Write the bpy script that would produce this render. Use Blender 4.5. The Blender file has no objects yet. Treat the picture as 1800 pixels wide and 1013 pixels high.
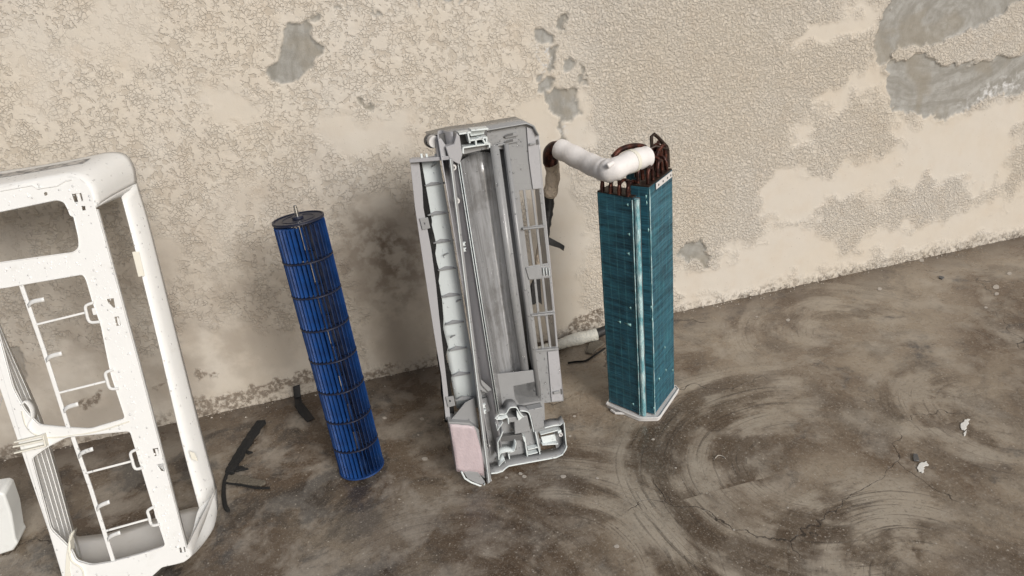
import bpy, bmesh, math, random
import numpy as np
from mathutils import Vector, Matrix
random.seed(7); rng = np.random.default_rng(7)
R = math.radians
C = bpy.context.scene.collection

# ---------------------------------------------------------------- camera, sky, sun, exposure
FOC, ROLL, PITCH, YAW = 1250.0, R(6.93), R(26.2), R(10.5)
CAM = np.array([-0.318, -1.8376, 1.12])
fw = np.array([math.sin(YAW)*math.cos(PITCH), math.cos(YAW)*math.cos(PITCH), -math.sin(PITCH)])
r0 = np.array([math.cos(YAW), -math.sin(YAW), 0.0]); u0 = np.cross(r0, fw)
CR = math.cos(ROLL)*r0 - math.sin(ROLL)*u0
CU = math.sin(ROLL)*r0 + math.cos(ROLL)*u0
cd = bpy.data.cameras.new('camera'); cam = bpy.data.objects.new('camera', cd); C.objects.link(cam)
cam.matrix_world = Matrix(((CR[0], CU[0], -fw[0], CAM[0]), (CR[1], CU[1], -fw[1], CAM[1]), (CR[2], CU[2], -fw[2], CAM[2]), (0, 0, 0, 1)))
cd.sensor_width = 36; cd.lens = 36*FOC/1800; cd.clip_start = .02; cd.clip_end = 200
bpy.context.scene.camera = cam
SUN = Vector((0.34, -0.80, 0.46)).normalized()
w = bpy.data.worlds.new('World'); bpy.context.scene.world = w; w.use_nodes = True
wn = w.node_tree; sky = wn.nodes.new('ShaderNodeTexSky'); sky.sky_type = 'NISHITA'; sky.sun_disc = False
sky.sun_elevation = math.asin(SUN.z); sky.sun_rotation = math.atan2(SUN.x, SUN.y)
sky.air_density = 1.0; sky.dust_density = 4.0; sky.ozone_density = 1.0
wn.links.new(sky.outputs[0], wn.nodes['Background'].inputs[0]); wn.nodes['Background'].inputs[1].default_value = .055
sd = bpy.data.lights.new('sun', 'SUN'); sd.energy = 2.8; sd.angle = R(26); sd.color = (1, .985, .965)
so = bpy.data.objects.new('sun', sd); C.objects.link(so); so.rotation_euler = SUN.to_track_quat('Z', 'Y').to_euler()
vs = bpy.context.scene.view_settings
vs.view_transform = 'Standard'; vs.look = 'None'; vs.gamma = 1; vs.exposure = 0.08

# ---------------------------------------------------------------- helpers
def ray(px, py): return fw + CR*(px-900)/FOC - CU*(py-506.5)/FOC
def floor_at(px, py, z=0.0): d = ray(px, py); return CAM + d*((z-CAM[2])/d[2])
def at(px, py, y): d = ray(px, py); return CAM + d*((y-CAM[1])/d[1])
class Frame:                                   # an upright (or leaning) working plane: u right, v up, w towards the viewer
    def __init__(s, o, lean):
        a = R(lean); s.o = np.array(o, float); s.U = np.array([1, 0, 0.]); s.V = np.array([0, math.sin(a), math.cos(a)]); s.W = np.array([0, -math.cos(a), math.sin(a)])
    def hit(s, px, py, w=0.0):
        d = ray(px, py); t = (((s.o+s.W*w)-CAM)@s.W)/(d@s.W); p = CAM+d*t-s.o; return (p@s.U, p@s.V)
    def P(s, u, v, w=0.0): return s.o+s.U*u+s.V*v+s.W*w
    def px(s, px, py, w=0.0): u, v = s.hit(px, py, w); return s.P(u, v, w)

def tag(o, label=None, cat=None, group=None, kind=None):
    if label: o['label'] = label
    if cat: o['category'] = cat
    if group: o['group'] = group
    if kind: o['kind'] = kind
    return o
def empty(name, loc, label, cat, group=None):
    o = bpy.data.objects.new(name, None); C.objects.link(o); o.location = Vector(loc); o.empty_display_size = .05
    return tag(o, label, cat, group)
def origin(o):
    p = Vector((0, 0, 0))
    while o: p += o.location; o = o.parent
    return p
def smooth(me, ang=35):
    me.polygons.foreach_set('use_smooth', [True]*len(me.polygons)); me.set_sharp_from_angle(angle=R(ang))
def link(name, me, mat, parent=None, bevel=0, seg=2, sm=35):
    if parent is not None: me.transform(Matrix.Translation(-origin(parent)))
    o = bpy.data.objects.new(name, me); C.objects.link(o)
    if parent is not None: o.parent = parent
    me.materials.clear(); me.materials.append(mat)
    if sm: smooth(me, sm)
    if bevel:
        b = o.modifiers.new('bevel', 'BEVEL'); b.width = bevel; b.segments = seg; b.limit_method = 'ANGLE'; b.angle_limit = R(40); b.harden_normals = False
    return o
class MB:                                      # collects shapes (world coordinates) into ONE mesh object
    def __init__(s): s.v = []; s.f = []
    def add(s, vs, fs): n = len(s.v); s.v += [tuple(map(float, p)) for p in vs]; s.f += [tuple(i+n for i in f) for f in fs]; return s
    def prism(s, pts, off):
        n = len(pts); off = np.array(off); a = [np.array(p) for p in pts]
        return s.add(a+[p+off for p in a], [tuple(range(n))[::-1], tuple(range(n, 2*n))]+[(i, (i+1) % n, n+(i+1) % n, n+i) for i in range(n)])
    def box(s, o, a, b, c):
        o, a, b, c = map(np.array, (o, a, b, c)); return s.prism([o, o+a, o+a+b, o+b], c)
    def bar(s, p, q, wd, th, nrm):             # flat bar from p to q
        p, q, nrm = map(np.array, (p, q, nrm)); d = (q-p)/np.linalg.norm(q-p); sd_ = np.cross(d, nrm); sd_ /= np.linalg.norm(sd_); n = np.cross(sd_, d)
        return s.box(p-sd_*wd/2-n*th/2, q-p, sd_*wd, n*th)
    def tube(s, path, rad, seg=12, cap=True):
        P = [np.array(p, float) for p in path]; n = len(P); rd = [rad]*n if np.isscalar(rad) else rad
        T = [P[min(i+1, n-1)]-P[max(i-1, 0)] for i in range(n)]; T = [t/np.linalg.norm(t) for t in T]
        a = np.array([0, 0, 1.]) if abs(T[0][2]) < .9 else np.array([1, 0, 0.]); N_ = np.cross(T[0], a); N_ /= np.linalg.norm(N_)
        vs_ = []
        for i in range(n):
            N_ = N_-T[i]*(N_@T[i]); N_ /= np.linalg.norm(N_); Bn = np.cross(T[i], N_)
            for k in range(seg):
                t = 2*math.pi*k/seg; vs_.append(P[i]+rd[i]*(math.cos(t)*N_+math.sin(t)*Bn))
        fs = [(i*seg+k, i*seg+(k+1) % seg, (i+1)*seg+(k+1) % seg, (i+1)*seg+k) for i in range(n-1) for k in range(seg)]
        if cap: fs += [tuple(range(seg))[::-1], tuple(range((n-1)*seg, n*seg))]
        return s.add(vs_, fs)
    def grid(s, rows):                         # open sheet out of equal rows of points
        m = len(rows[0]); vs_ = [p for r_ in rows for p in r_]
        return s.add(vs_, [(i*m+j, i*m+j+1, (i+1)*m+j+1, (i+1)*m+j) for i in range(len(rows)-1) for j in range(m-1)])
    def build(s, name, mat, parent=None, bevel=0, seg=2, sm=35, thick=0, th_off=0):
        me = bpy.data.meshes.new(name); me.from_pydata(s.v, [], s.f); me.update()
        bm = bmesh.new(); bm.from_mesh(me)
        if not thick: bmesh.ops.recalc_face_normals(bm, faces=bm.faces)
        bm.to_mesh(me); bm.free()
        o = link(name, me, mat, parent, 0, seg, sm)
        if thick:
            m = o.modifiers.new('solid', 'SOLIDIFY'); m.thickness = thick; m.offset = th_off
        if bevel:
            b = o.modifiers.new('bevel', 'BEVEL'); b.width = bevel; b.segments = seg; b.limit_method = 'ANGLE'; b.angle_limit = R(40)
        return o
def catmull(pts, n=8):
    P = [np.array(p, float) for p in pts]; P = [2*P[0]-P[1]]+P+[2*P[-1]-P[-2]]; out = []
    for i in range(1, len(P)-2):
        for k in range(n):
            t = k/n; out.append(.5*((2*P[i])+(-P[i-1]+P[i+1])*t+(2*P[i-1]-5*P[i]+4*P[i+1]-P[i+2])*t*t+(-P[i-1]+3*P[i]-3*P[i+1]+P[i+2])*t**3))
    out.append(P[-2]); return out
def rnd(pts, r, n=4):                          # round the corners of a closed 2D polygon
    out = []; m = len(pts)
    for i in range(m):
        p0, p1, p2 = (np.array(pts[(i+k) % m], float)[:2] for k in (-1, 0, 1))
        a, b = p0-p1, p2-p1; la, lb = np.linalg.norm(a), np.linalg.norm(b); q = min(r, la*.45, lb*.45)
        s_, e_ = p1+a/la*q, p1+b/lb*q
        for k in range(n+1):
            t = k/n; out.append((1-t)**2*s_+2*t*(1-t)*p1+t*t*e_)
    return out
def plate(fr, name, outline, holes, wpos, th, mat, parent, bevel=.0004, sm=30):   # flat plate with openings, front face at w = wpos
    cu = bpy.data.curves.new(name, 'CURVE'); cu.dimensions = '2D'; cu.fill_mode = 'BOTH'; cu.extrude = max(th/2-bevel, 1e-4); cu.bevel_depth = bevel; cu.bevel_resolution = 1; cu.offset = 0
    for lp in [outline]+holes:
        sp = cu.splines.new('POLY'); sp.points.add(len(lp)-1); sp.use_cyclic_u = True
        for k, p in enumerate(lp): sp.points[k].co = (p[0], p[1], 0, 1)
    co = bpy.data.objects.new('tmp', cu); C.objects.link(co)
    dg = bpy.context.evaluated_depsgraph_get(); me = bpy.data.meshes.new_from_object(co.evaluated_get(dg)); bpy.data.objects.remove(co)
    c = np.empty(len(me.vertices)*3); me.vertices.foreach_get('co', c); c = c.reshape(-1, 3)
    Wd = fr.o+np.outer(c[:, 0], fr.U)+np.outer(c[:, 1], fr.V)+np.outer(c[:, 2]+wpos-th/2, fr.W)
    me.vertices.foreach_set('co', Wd.ravel()); me.update(); me.name = name
    return link(name, me, mat, parent, 0, 2, sm)

# ---------------------------------------------------------------- procedural materials
class NT:
    def __init__(s, name):
        s.m = bpy.data.materials.new(name); s.m.use_nodes = True; s.t = s.m.node_tree; s.b = s.t.nodes['Principled BSDF']
    def n(s, typ, ins={}, **kw):
        x = s.t.nodes.new('ShaderNode'+typ)
        for k, v in kw.items(): setattr(x, k, v)
        for k, v in ins.items(): s.put(x.inputs[k], v)
        return x
    def put(s, sock, v):
        if isinstance(v, bpy.types.Node): v = v.outputs[0]
        if isinstance(v, bpy.types.NodeSocket): s.t.links.new(v, sock)
        else:
            if sock.type == 'RGBA' and not np.isscalar(v) and len(v) == 3: v = (*v, 1)
            sock.default_value = v
    def math(s, op, a, b=0.0, c=0.0, clamp=False):
        x = s.n('Math', {0: a, 1: b, 2: c}, operation=op); x.use_clamp = clamp; return x
    def mix(s, f, a, b):
        x = s.n('Mix', data_type='RGBA'); s.put(x.inputs[0], f); s.put(x.inputs[6], a); s.put(x.inputs[7], b); return x.outputs[2]
    def mixf(s, f, a, b):
        x = s.n('Mix', data_type='FLOAT'); s.put(x.inputs[0], f); s.put(x.inputs[2], a); s.put(x.inputs[3], b); return x.outputs[0]
    def rng(s, v, a, b, c=0.0, d=1.0, typ='SMOOTHSTEP'):
        return s.n('MapRange', {0: v, 1: a, 2: b, 3: c, 4: d}, interpolation_type=typ).outputs[0]
    def noise(s, vec, scale, detail=2, rough=.5, dist=0.0):
        return s.n('TexNoise', {'Vector': vec, 'Scale': scale, 'Detail': detail, 'Roughness': rough, 'Distortion': dist}).outputs[0]
    def obj(s): return s.n('TexCoord').outputs['Object']
    def attr(s, nm): return s.n('Attribute', attribute_name=nm).outputs['Fac']
    def scale(s, vec, v): return s.n('VectorMath', {0: vec, 1: v}, operation='MULTIPLY').outputs[0]
    def bump(s, h, dist, strength=1.0, nrm=None):
        x = s.n('Bump', {'Height': h, 'Distance': dist, 'Strength': strength})
        if nrm: s.put(x.inputs['Normal'], nrm)
        return x.outputs[0]
    def set(s, **kw):
        for k, v in kw.items(): s.put(s.b.inputs[k.replace('_', ' ')], v)
        return s.m
def plastic(name, col, rough=.4, var=.08, dirt=(.25, .22, .18), dirt_amt=.15, bump=.0002, drops=0.0, metal=0.0, coat=0.0):
    t = NT(name); o = t.obj()
    n1 = t.noise(o, 14, 4, .6); n2 = t.noise(o, 160, 3, .6)
    c = t.mix(t.rng(n1, .3, .7, 0, var), col, tuple(x*.6 for x in col))
    c = t.mix(t.math('MULTIPLY', t.rng(t.noise(o, 30, 5, .7), .55, .8), dirt_amt), c, dirt)
    rg = t.rng(n1, .3, .7, rough*.8, rough*1.3)
    nb = t.bump(n2, bump)
    if drops:
        vo = t.n('TexVoronoi', {'Vector': o, 'Scale': drops, 'Randomness': 1.0}, feature='F1')
        cellr = t.n('SeparateColor', {0: vo.outputs['Color']}).outputs[0]
        rad = t.rng(cellr, .45, 1, 0.0, .32, 'LINEAR')
        h = t.rng(t.math('SUBTRACT', rad, vo.outputs['Distance']), 0, .12, 0, 1)
        nb = t.bump(h, .0016, .9, nb); rg = t.mixf(h, rg, .08)
    t.set(Base_Color=c, Roughness=rg, Normal=nb, Metallic=metal, Coat_Weight=coat)
    return t.m
M = {}
M['white'] = plastic('white plastic', (.74, .745, .735), .34, .10, (.40, .36, .29), .22, .0002, 120)
M['white_in'] = plastic('white plastic inside', (.62, .61, .59), .45, .08, (.4, .36, .3), .3)
M['cream'] = plastic('yellowed plastic', (.70, .68, .60), .5, .1, (.4, .34, .2), .3)
M['panel'] = plastic('pale mint plastic', (.74, .76, .75), .4, .05)
M['grey'] = plastic('grey plastic', (.275, .28, .285), .30, .18, (.16, .14, .12), .35, .0002, 110)
M['grey_dark'] = plastic('dark grey plastic', (.10, .10, .10), .5)
M['lilac'] = plastic('lilac grey plastic', (.37, .37, .385), .32, .08, (.2, .18, .18), .2)
t = NT('glossy grey plastic'); o = t.obj(); stv = t.scale(o, (70, 70, 2.2)); n1 = t.noise(stv, 1, 4, .65); n2 = t.noise(o, 120, 4, .75)
c_ = t.mix(t.rng(n1, .35, .65), (.22, .22, .22), (.38, .385, .395)); c_ = t.mix(t.math('MULTIPLY', t.rng(n2, .56, .70), .6), c_, (.42, .43, .44)); c_ = t.mix(t.math('MULTIPLY', t.rng(t.noise(o, 9, 4, .7), .5, .65), .45), c_, (.12, .11, .10))
vo = t.n('TexVoronoi', {'Vector': o, 'Scale': 95, 'Randomness': 1.0}); cr = t.n('SeparateColor', {0: vo.outputs['Color']}).outputs[0]
dh = t.rng(t.math('SUBTRACT', t.rng(cr, .5, 1, 0, .3, 'LINEAR'), vo.outputs['Distance']), 0, .12)
t.set(Base_Color=c_, Roughness=t.rng(n1, .3, .7, .30, .14), Metallic=.25, Normal=t.bump(dh, .0015, .9, t.bump(n2, .0003))); M['scroll'] = t.m
M['louvre'] = plastic('light grey louvre plastic', (.66, .71, .715), .28, .08, (.3, .3, .3), .2, .0002, 110)
M['foil'] = plastic('pinkish foil tape', (.50, .42, .44), .42, .25, (.35, .22, .2), .3, .0012)
M['black'] = plastic('black tape', (.012, .012, .013), .45, .3, (.1, .1, .1), .15, .0012)
M['foam'] = plastic('black foam', (.010, .010, .010), .95, .3, (.1, .09, .08), .25, .003)
M['steel'] = plastic('bright steel', (.75, .75, .73), .25, .1, metal=1.0)
M['insul'] = plastic('white pipe insulation', (.74, .72, .71), .45, .10, (.42, .36, .3), .3, .0007)
M['wrap'] = plastic('dirty cream tape wrap', (.52, .44, .35), .7, .5, (.10, .06, .05), .6, .006)
M['hose'] = plastic('old white pipe wrap', (.72, .71, .64), .55, .2, (.25, .26, .2), .5, .004)
M['tray'] = plastic('pale grey tray plastic', (.62, .61, .60), .4, .08, (.3, .25, .2), .35)
M['navy'] = plastic('dark navy plastic', (.014, .018, .038), .42, .2, (.06, .06, .07), .3)
M['debris'] = plastic('dusty debris', (.16, .14, .11), .9, .5, (.05, .04, .04), .5, .004)
M['flake'] = plastic('white paint flake', (.78, .77, .73), .6, .1)
M['fleck'] = plastic('pale paint', (.44, .40, .35), .7, .2)
t = NT('blue fan plastic'); o = t.obj()
t.set(Base_Color=t.mix(t.rng(t.noise(o, 30, 4, .6), .3, .7), (.011, .055, .205), (.007, .033, .125)), Roughness=t.rng(t.noise(o, 60, 3), .3, .7, .28, .5), Normal=t.bump(t.noise(o, 300, 3), .0003))
c_ = t.b.inputs['Base Color'].links[0].from_socket; t.set(Base_Color=t.mix(t.math('MULTIPLY', t.rng(t.noise(t.scale(o, (1, 1, .35)), 55, 5, .7), .52, .75), .30), c_, (.12, .17, .25))); M['blue'] = t.m
t = NT('oxidised copper'); o = t.obj()
t.set(Base_Color=t.mix(t.rng(t.noise(o, 60, 4, .7), .40, .72), (.020, .007, .006), (.15, .050, .032)), Roughness=.42, Metallic=.55, Normal=t.bump(t.noise(o, 200, 3), .0008))
M['copper'] = t.m
t = NT('dark iron wire'); o = t.obj()
t.set(Base_Color=(.035, .022, .016), Roughness=.5, Metallic=.4, Normal=t.bump(t.noise(o, 200, 3), .0008)); M['iron'] = t.m
# fins of the coil: packed thin lamellae across, tube rows showing as paler lines along
t = NT('blue coated fins'); su, sv = t.attr('su'), t.attr('sv')
vec = t.n('CombineXYZ', {0: su, 1: sv, 2: 0.0})
fine = t.noise(t.scale(vec, (10, 480, 1)), 1, 3, .8)
fold = t.noise(t.scale(vec, (5, 85, 1)), 1, 6, .75)
blot = t.noise(vec, 16, 4, .6)
tube = t.math('ABSOLUTE', t.math('SUBTRACT', t.math('FRACT', t.math('MULTIPLY', t.math('ADD', su, .006), 1/.0208)), .5))
line = t.rng(tube, .035, .10, 1, 0)
lat = t.rng(t.noise(t.scale(vec, (500, 30, 1)), 1, 2, .6), .4, .7)
c = t.mix(t.rng(fold, .30, .62), (.010, .030, .045), (.042, .180, .255))
c = t.mix(t.math('MULTIPLY', t.rng(blot, .45, .72), .6), c, (.045, .21, .27))
c = t.mix(t.math('MULTIPLY', t.rng(fine, .42, .62), .55), c, (.006, .028, .042))
c = t.mix(t.math('MULTIPLY', line, t.mixf(lat, .10, .36)), c, (.14, .42, .46))
dent = t.rng(t.noise(t.scale(vec, (60, 130, 1)), 1, 2, .5), .76, .79)
c = t.mix(dent, c, (.30, .62, .62))
hgt = t.math('ADD', t.math('MULTIPLY', fine, 1.0), t.math('MULTIPLY', fold, 1.2))
t.set(Base_Color=c, Roughness=t.rng(fold, .3, .7, .62, .34), Metallic=.25, Normal=t.bump(hgt, .0012)); M['fins'] = t.m
t = NT('bright blue edge film'); o = t.obj()
t.set(Base_Color=t.mix(t.rng(t.noise(t.scale(o, (60, 60, 25)), 1, 5, .7), .35, .65), (.16, .42, .48), (.62, .80, .82)), Roughness=.3, Metallic=.35, Normal=t.bump(t.noise(t.scale(o, (300, 300, 60)), 1, 3), .002)); M['film'] = t.m
t = NT('bent fin'); t.set(Base_Color=(.36, .66, .66), Roughness=.35, Metallic=.3); M['dent'] = t.m
t = NT('printed sticker'); o = t.obj(); v = t.scale(o, (60, 60, 240))
t.set(Base_Color=t.mix(t.rng(t.noise(v, 1, 3, .6), .45, .56), (.10, .11, .125), (.50, .48, .46)), Roughness=.35); M['sticker'] = t.m
t = NT('water'); t.set(Base_Color=(1, 1, 1), Roughness=.02, Transmission_Weight=1.0, IOR=1.33); M['water'] = t.m
M['wet_white'] = plastic('wet white drop', (.82, .82, .81), .08, 0, (.5, .5, .5), 0)

# ---------------------------------------------------------------- wall
def vnoise(x, z, s, seed):                     # smooth value noise
    r_ = np.random.default_rng(seed); T = r_.random((256, 256)); X, Z = x*s+50, z*s+50
    i, j = np.floor(X).astype(int), np.floor(Z).astype(int); fx, fz = X-i, Z-j; fx = fx*fx*(3-2*fx); fz = fz*fz*(3-2*fz)
    g = lambda a, b: T[a % 256, b % 256]
    return (g(i, j)*(1-fx)+g(i+1, j)*fx)*(1-fz)+(g(i, j+1)*(1-fx)+g(i+1, j+1)*fx)*fz
def fbm(x, z, s, seed, n=4): return sum(vnoise(x, z, s*2**k, seed+k)*.5**k for k in range(n))/sum(.5**k for k in range(n))
gx = np.concatenate([np.arange(-3.2, -1.75, .1), np.arange(-1.75, 1.98, .0036), np.arange(2.0, 4.6, .1)])
gz = np.concatenate([np.arange(0, 1.24, .0036), np.arange(1.25, 2.7, .1)])
X, Z = np.meshgrid(gx, gz); X = X.ravel(); Z = Z.ravel()
D = np.stack([X-CAM[0], 0*X-CAM[1], Z-CAM[2]], 1); dep = D@fw; dep = np.where(dep > .3, dep, 1e9)
PX = 900+FOC*(D@CR)/dep; PY = 506.5-FOC*(D@CU)/dep       # where the traced patches of the photograph lie on the wall
def sdist(poly, x, y):
    P = np.array(poly, float); d2 = np.full(x.shape, 1e12); ins = np.zeros(x.shape, bool)
    for i in range(len(P)):
        a, b = P[i], P[(i+1) % len(P)]; e = b-a; L = e@e; tt = np.clip(((x-a[0])*e[0]+(y-a[1])*e[1])/max(L, 1e-9), 0, 1)
        d2 = np.minimum(d2, (x-a[0]-tt*e[0])**2+(y-a[1]-tt*e[1])**2)
        cnd = ((a[1] > y) != (b[1] > y))
        if e[1] != 0: ins ^= cnd & (x < e[0]*(y-a[1])/e[1]+a[0])
    return np.where(ins, 1, -1)*np.sqrt(d2)
def mask(polys, warp, soft, ws, seed):
    wx = PX+warp*(fbm(X, Z, ws, seed)-.5)*2; wy = PY+warp*(fbm(X, Z, ws, seed+9)-.5)*2; m = np.full(X.shape, -1e9)
    for p in polys: m = np.maximum(m, sdist(p, wx, wy))
    return np.clip(m/soft*.5+.5, 0, 1), m
cement_polys = [
 [(508,40),(540,38),(547,62),(570,88),(546,118),(522,140),(495,150),(474,142),(463,130),(486,108),(500,62)],
 [(544,42),(550,28),(556,20),(562,36),(552,42)],
 [(943,52),(948,47),(966,62),(972,78),(952,80),(945,70)], [(966,84),(977,86),(974,118),(970,132),(961,126),(966,104)], [(978,28),(994,26),(990,48),(994,58),(980,60),(976,44)],
 [(990,118),(1000,98),(1010,112),(1004,122),(990,122)], [(1019,118),(1028,118),(1026,148),(1017,150)], [(936,136),(950,132),(946,148),(938,146)], [(944,150),(972,134),(976,140),(962,164),(950,168)],
 [(956,164),(985,156),(1012,156),(1019,196),(1008,212),(992,216),(994,244),(988,256),(970,254),(984,238),(985,212),(962,192)],
 [(1575,-40),(1830,-40),(1790,4),(1740,36),(1690,60),(1640,78),(1600,80),(1572,92),(1568,108),(1552,112),(1538,108),(1540,60),(1555,30)],
 [(1558,112),(1580,108),(1610,98),(1632,96),(1645,112),(1690,114),(1730,112),(1765,98),(1830,92),(1830,162),(1750,166),(1700,196),(1650,210),(1602,202),(1570,190),(1558,150)],
 [(1192,444),(1206,424),(1236,426),(1248,452),(1245,470),(1222,458),(1200,462)], [(628,172),(638,176),(652,190),(650,194),(636,184)], [(588,4),(604,10),(600,16),(588,12)],
 [(14,618),(30,606),(46,640),(44,664),(32,678),(24,650)], [(730,-8),(737,-8),(736,10),(731,10)], [(775,-8),(800,-8),(790,6),(780,4)], [(806,-8),(812,-8),(811,6),(807,6)], [(660,16),(668,22),(664,30),(658,26)]]
smooth_polys = [
 [(566,238),(574,206),(604,192),(650,206),(690,214),(730,200),(742,226),(744,258),(700,268),(600,268)],
 [(905,170),(950,164),(1030,160),(1040,215),(1030,262),(1000,300),(1040,420),(1030,640),(930,640),(930,400),(925,220)],
 [(590,370),(640,350),(700,360),(770,430),(770,650),(655,670),(640,560),(600,430)],
 [(1384,62),(1420,36),(1475,28),(1535,0),(1560,10),(1538,60),(1536,44),(1480,68),(1430,82),(1388,82)],
 [(1450,190),(1470,150),(1510,128),(1548,112),(1562,200),(1610,210),(1690,205),(1760,170),(1830,160),(1830,205),(1790,250),(1772,300),(1750,336),(1716,347),(1690,314),(1640,312),(1574,328),(1534,351),(1455,351),(1428,387),(1350,400),(1337,371),(1353,304),(1420,300),(1495,292),(1600,255),(1575,215),(1540,160),(1500,166),(1478,196)],
 [(1384,225),(1400,210),(1424,208),(1422,250),(1390,252)],
 [(1180,500),(1190,470),(1260,470),(1300,440),(1350,400),(1440,400),(1480,440),(1560,400),(1700,368),(1830,330),(1830,400),(1500,470),(1190,540)],
 [(250,640),(300,590),(420,560),(480,590),(560,620),(640,640),(640,690),(350,745),(-60,830),(-60,700),(40,640),(140,600),(200,650)],
 [(250,395),(300,400),(320,450),(290,500),(240,470)], [(350,160),(420,150),(470,190),(440,215),(380,210)],
 [(1060,340),(1100,350),(1000,300)]]
peel_polys = [[(330,706),(400,694),(470,672),(545,650),(600,650),(560,668),(470,692),(330,742)], [(645,655),(680,640),(700,634),(690,648),(650,666)], [(340,652),(352,648),(362,658),(348,670)], [(130,712),(160,698),(186,690),(180,702),(150,716)],
 [(366,660),(386,656),(384,662),(368,666)], [(-60,800),(60,778),(120,770),(110,786),(-60,830)], [(266,676),(290,670),(284,680)], [(560,640),(610,650),(600,660),(566,652)], [(1010,560),(1060,545),(1060,565),(990,590)]]
cem, cemd = mask(cement_polys, 11, 1.5, 55, 11)
smo, _ = mask(smooth_polys, 34, 11, 20, 31)
pee, _ = mask(peel_polys, 12, 2, 45, 51)
painted_shade, _ = mask([[(-80,560),(60,420),(240,380),(440,330),(600,320),(720,330),(770,420),(775,660),(-80,860)]], 90, 130, 6, 77)  # shade on the lower-left wall, painted in as a brown tone
stain_shade, _ = mask([[(640,480),(690,470),(710,510),(680,540),(645,520)], [(600,450),(630,452),(640,466),(612,464)], [(612,380),(720,400),(760,500),(690,520),(620,470)]], 30, 45, 14, 71)  # brown stains, with the shade between wheel and chassis painted in
bright, _ = mask([[(942,80),(968,84),(975,100),(966,128),(945,120)], [(985,212),(994,216),(994,256),(966,262),(980,240)], [(1700,176),(1760,140),(1830,128),(1830,150),(1760,166),(1690,190)]], 10, 8, 40, 81)
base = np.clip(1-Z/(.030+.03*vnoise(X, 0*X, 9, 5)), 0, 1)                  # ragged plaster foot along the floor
fine_ = np.clip((X-.10+.25*(fbm(X, Z, 4, 91)-.5))/.25, 0, 1)
smo = np.maximum(smo, np.clip((fbm(X, Z, 5, 95)-.68)*14, 0, 1)*.6*(X < .1))
hz = .0022*(fbm(X, Z, 5, 3)-.5)+.0012*(fbm(X, Z, 26, 17, 3)-.5)
ms = (1-cem)*(1-smo)
kn = np.clip((fbm(X, Z, 70, 23, 3)-.38)/.2, 0, 1); gr = fbm(X, Z, 95, 29, 2)
hz = hz+ms*((1-fine_)*.0006*kn+fine_*.0022*gr)-cem*(.0032+.0008*fbm(X, Z, 60, 41))+.0018*pee*(vnoise(X, Z, 60, 5)-.7)+.004*base*(vnoise(X, Z, 60, 8)+.2)
ridge = np.exp(-((cemd+3)/2.5)**2)*(PX > -50)*.0010*(vnoise(X, Z, 30, 61) > .4); hz = hz+ridge
nx, nz = len(gx), len(gz)
V = np.stack([X, -hz, Z], 1); V[:nx, 2] = -.02
idx = np.arange(nx*nz).reshape(nz, nx); F = np.stack([idx[:-1, :-1], idx[:-1, 1:], idx[1:, 1:], idx[1:, :-1]], -1).reshape(-1, 4)
me = bpy.data.meshes.new('wall'); me.vertices.add(len(V)); me.vertices.foreach_set('co', V.ravel()); me.loops.add(F.size); me.loops.foreach_set('vertex_index', F.ravel())
me.polygons.add(len(F)); me.polygons.foreach_set('loop_start', np.arange(0, F.size, 4)); me.update(calc_edges=True)
for nm, a in (('cement', cem), ('flat', smo), ('peel', pee), ('stain_shade', stain_shade), ('chalk', bright), ('grain', fine_), ('foot', base), ('painted_shade', painted_shade)):
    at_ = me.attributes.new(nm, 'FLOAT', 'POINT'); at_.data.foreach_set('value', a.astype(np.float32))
me.polygons.foreach_set('use_smooth', [True]*len(F))
t = NT('painted stucco'); o = t.obj(); ac, af, ap, ast, ach, ag, aft = (t.attr(k) for k in ('cement', 'flat', 'peel', 'stain_shade', 'chalk', 'grain', 'foot'))
rough_area = t.math('MULTIPLY', t.math('SUBTRACT', 1.0, ac), t.math('SUBTRACT', 1.0, af))
wob = t.n('VectorMath', {0: o, 1: t.scale(t.n('TexNoise', {'Vector': o, 'Scale': 45, 'Detail': 2}).outputs['Color'], (.012, .012, .012))}, operation='ADD').outputs[0]
k1 = t.noise(wob, 78, 3, .55, .4); plates = t.rng(k1, .40, .475)
crv = t.n('TexVoronoi', {'Vector': wob, 'Scale': 105}, feature='DISTANCE_TO_EDGE').outputs[0]
plates = t.math('MULTIPLY', plates, t.mixf(t.rng(t.noise(o, 22, 2), .38, .58), t.rng(crv, .02, .08), 1.0))
k2 = t.noise(o, 150, 3, .6, .6); grain = t.math('ADD', .14, t.math('MULTIPLY', t.rng(k2, .36, .62), .95))
hh = t.mixf(ag, t.math('MULTIPLY', plates, .52), grain)
hh = t.math('MULTIPLY', hh, rough_area)
hh = t.math('ADD', hh, t.math('MULTIPLY', t.noise(o, 420, 3, .6), .12))
hh = t.math('ADD', hh, t.math('MULTIPLY', t.math('MULTIPLY', ac, t.noise(o, 70, 5, .7)), .5))
hh = t.math('ADD', hh, t.math('MULTIPLY', t.math('MAXIMUM', ap, aft), t.noise(o, 110, 5, .75)))
tone = t.noise(o, 2.2, 4, .6); tone2 = t.noise(o, 14, 5, .65)
c = t.mix(t.rng(tone, .35, .65), (.550, .497, .420), (.555, .515, .455))
c = t.mix(t.math('MULTIPLY', t.rng(tone2, .45, .75), .35), c, (.50, .42, .33))
c = t.mix(t.math('MULTIPLY', t.math('MULTIPLY', t.rng(hh, .30, .06), rough_area), .34), c, (.30, .25, .19))
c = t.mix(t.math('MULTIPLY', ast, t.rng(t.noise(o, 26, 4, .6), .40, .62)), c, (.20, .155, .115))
c = t.mix(t.math('MULTIPLY', t.rng(t.noise(o, 190, 2, .4), .71, .75), .5), c, (.20, .16, .12))
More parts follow.
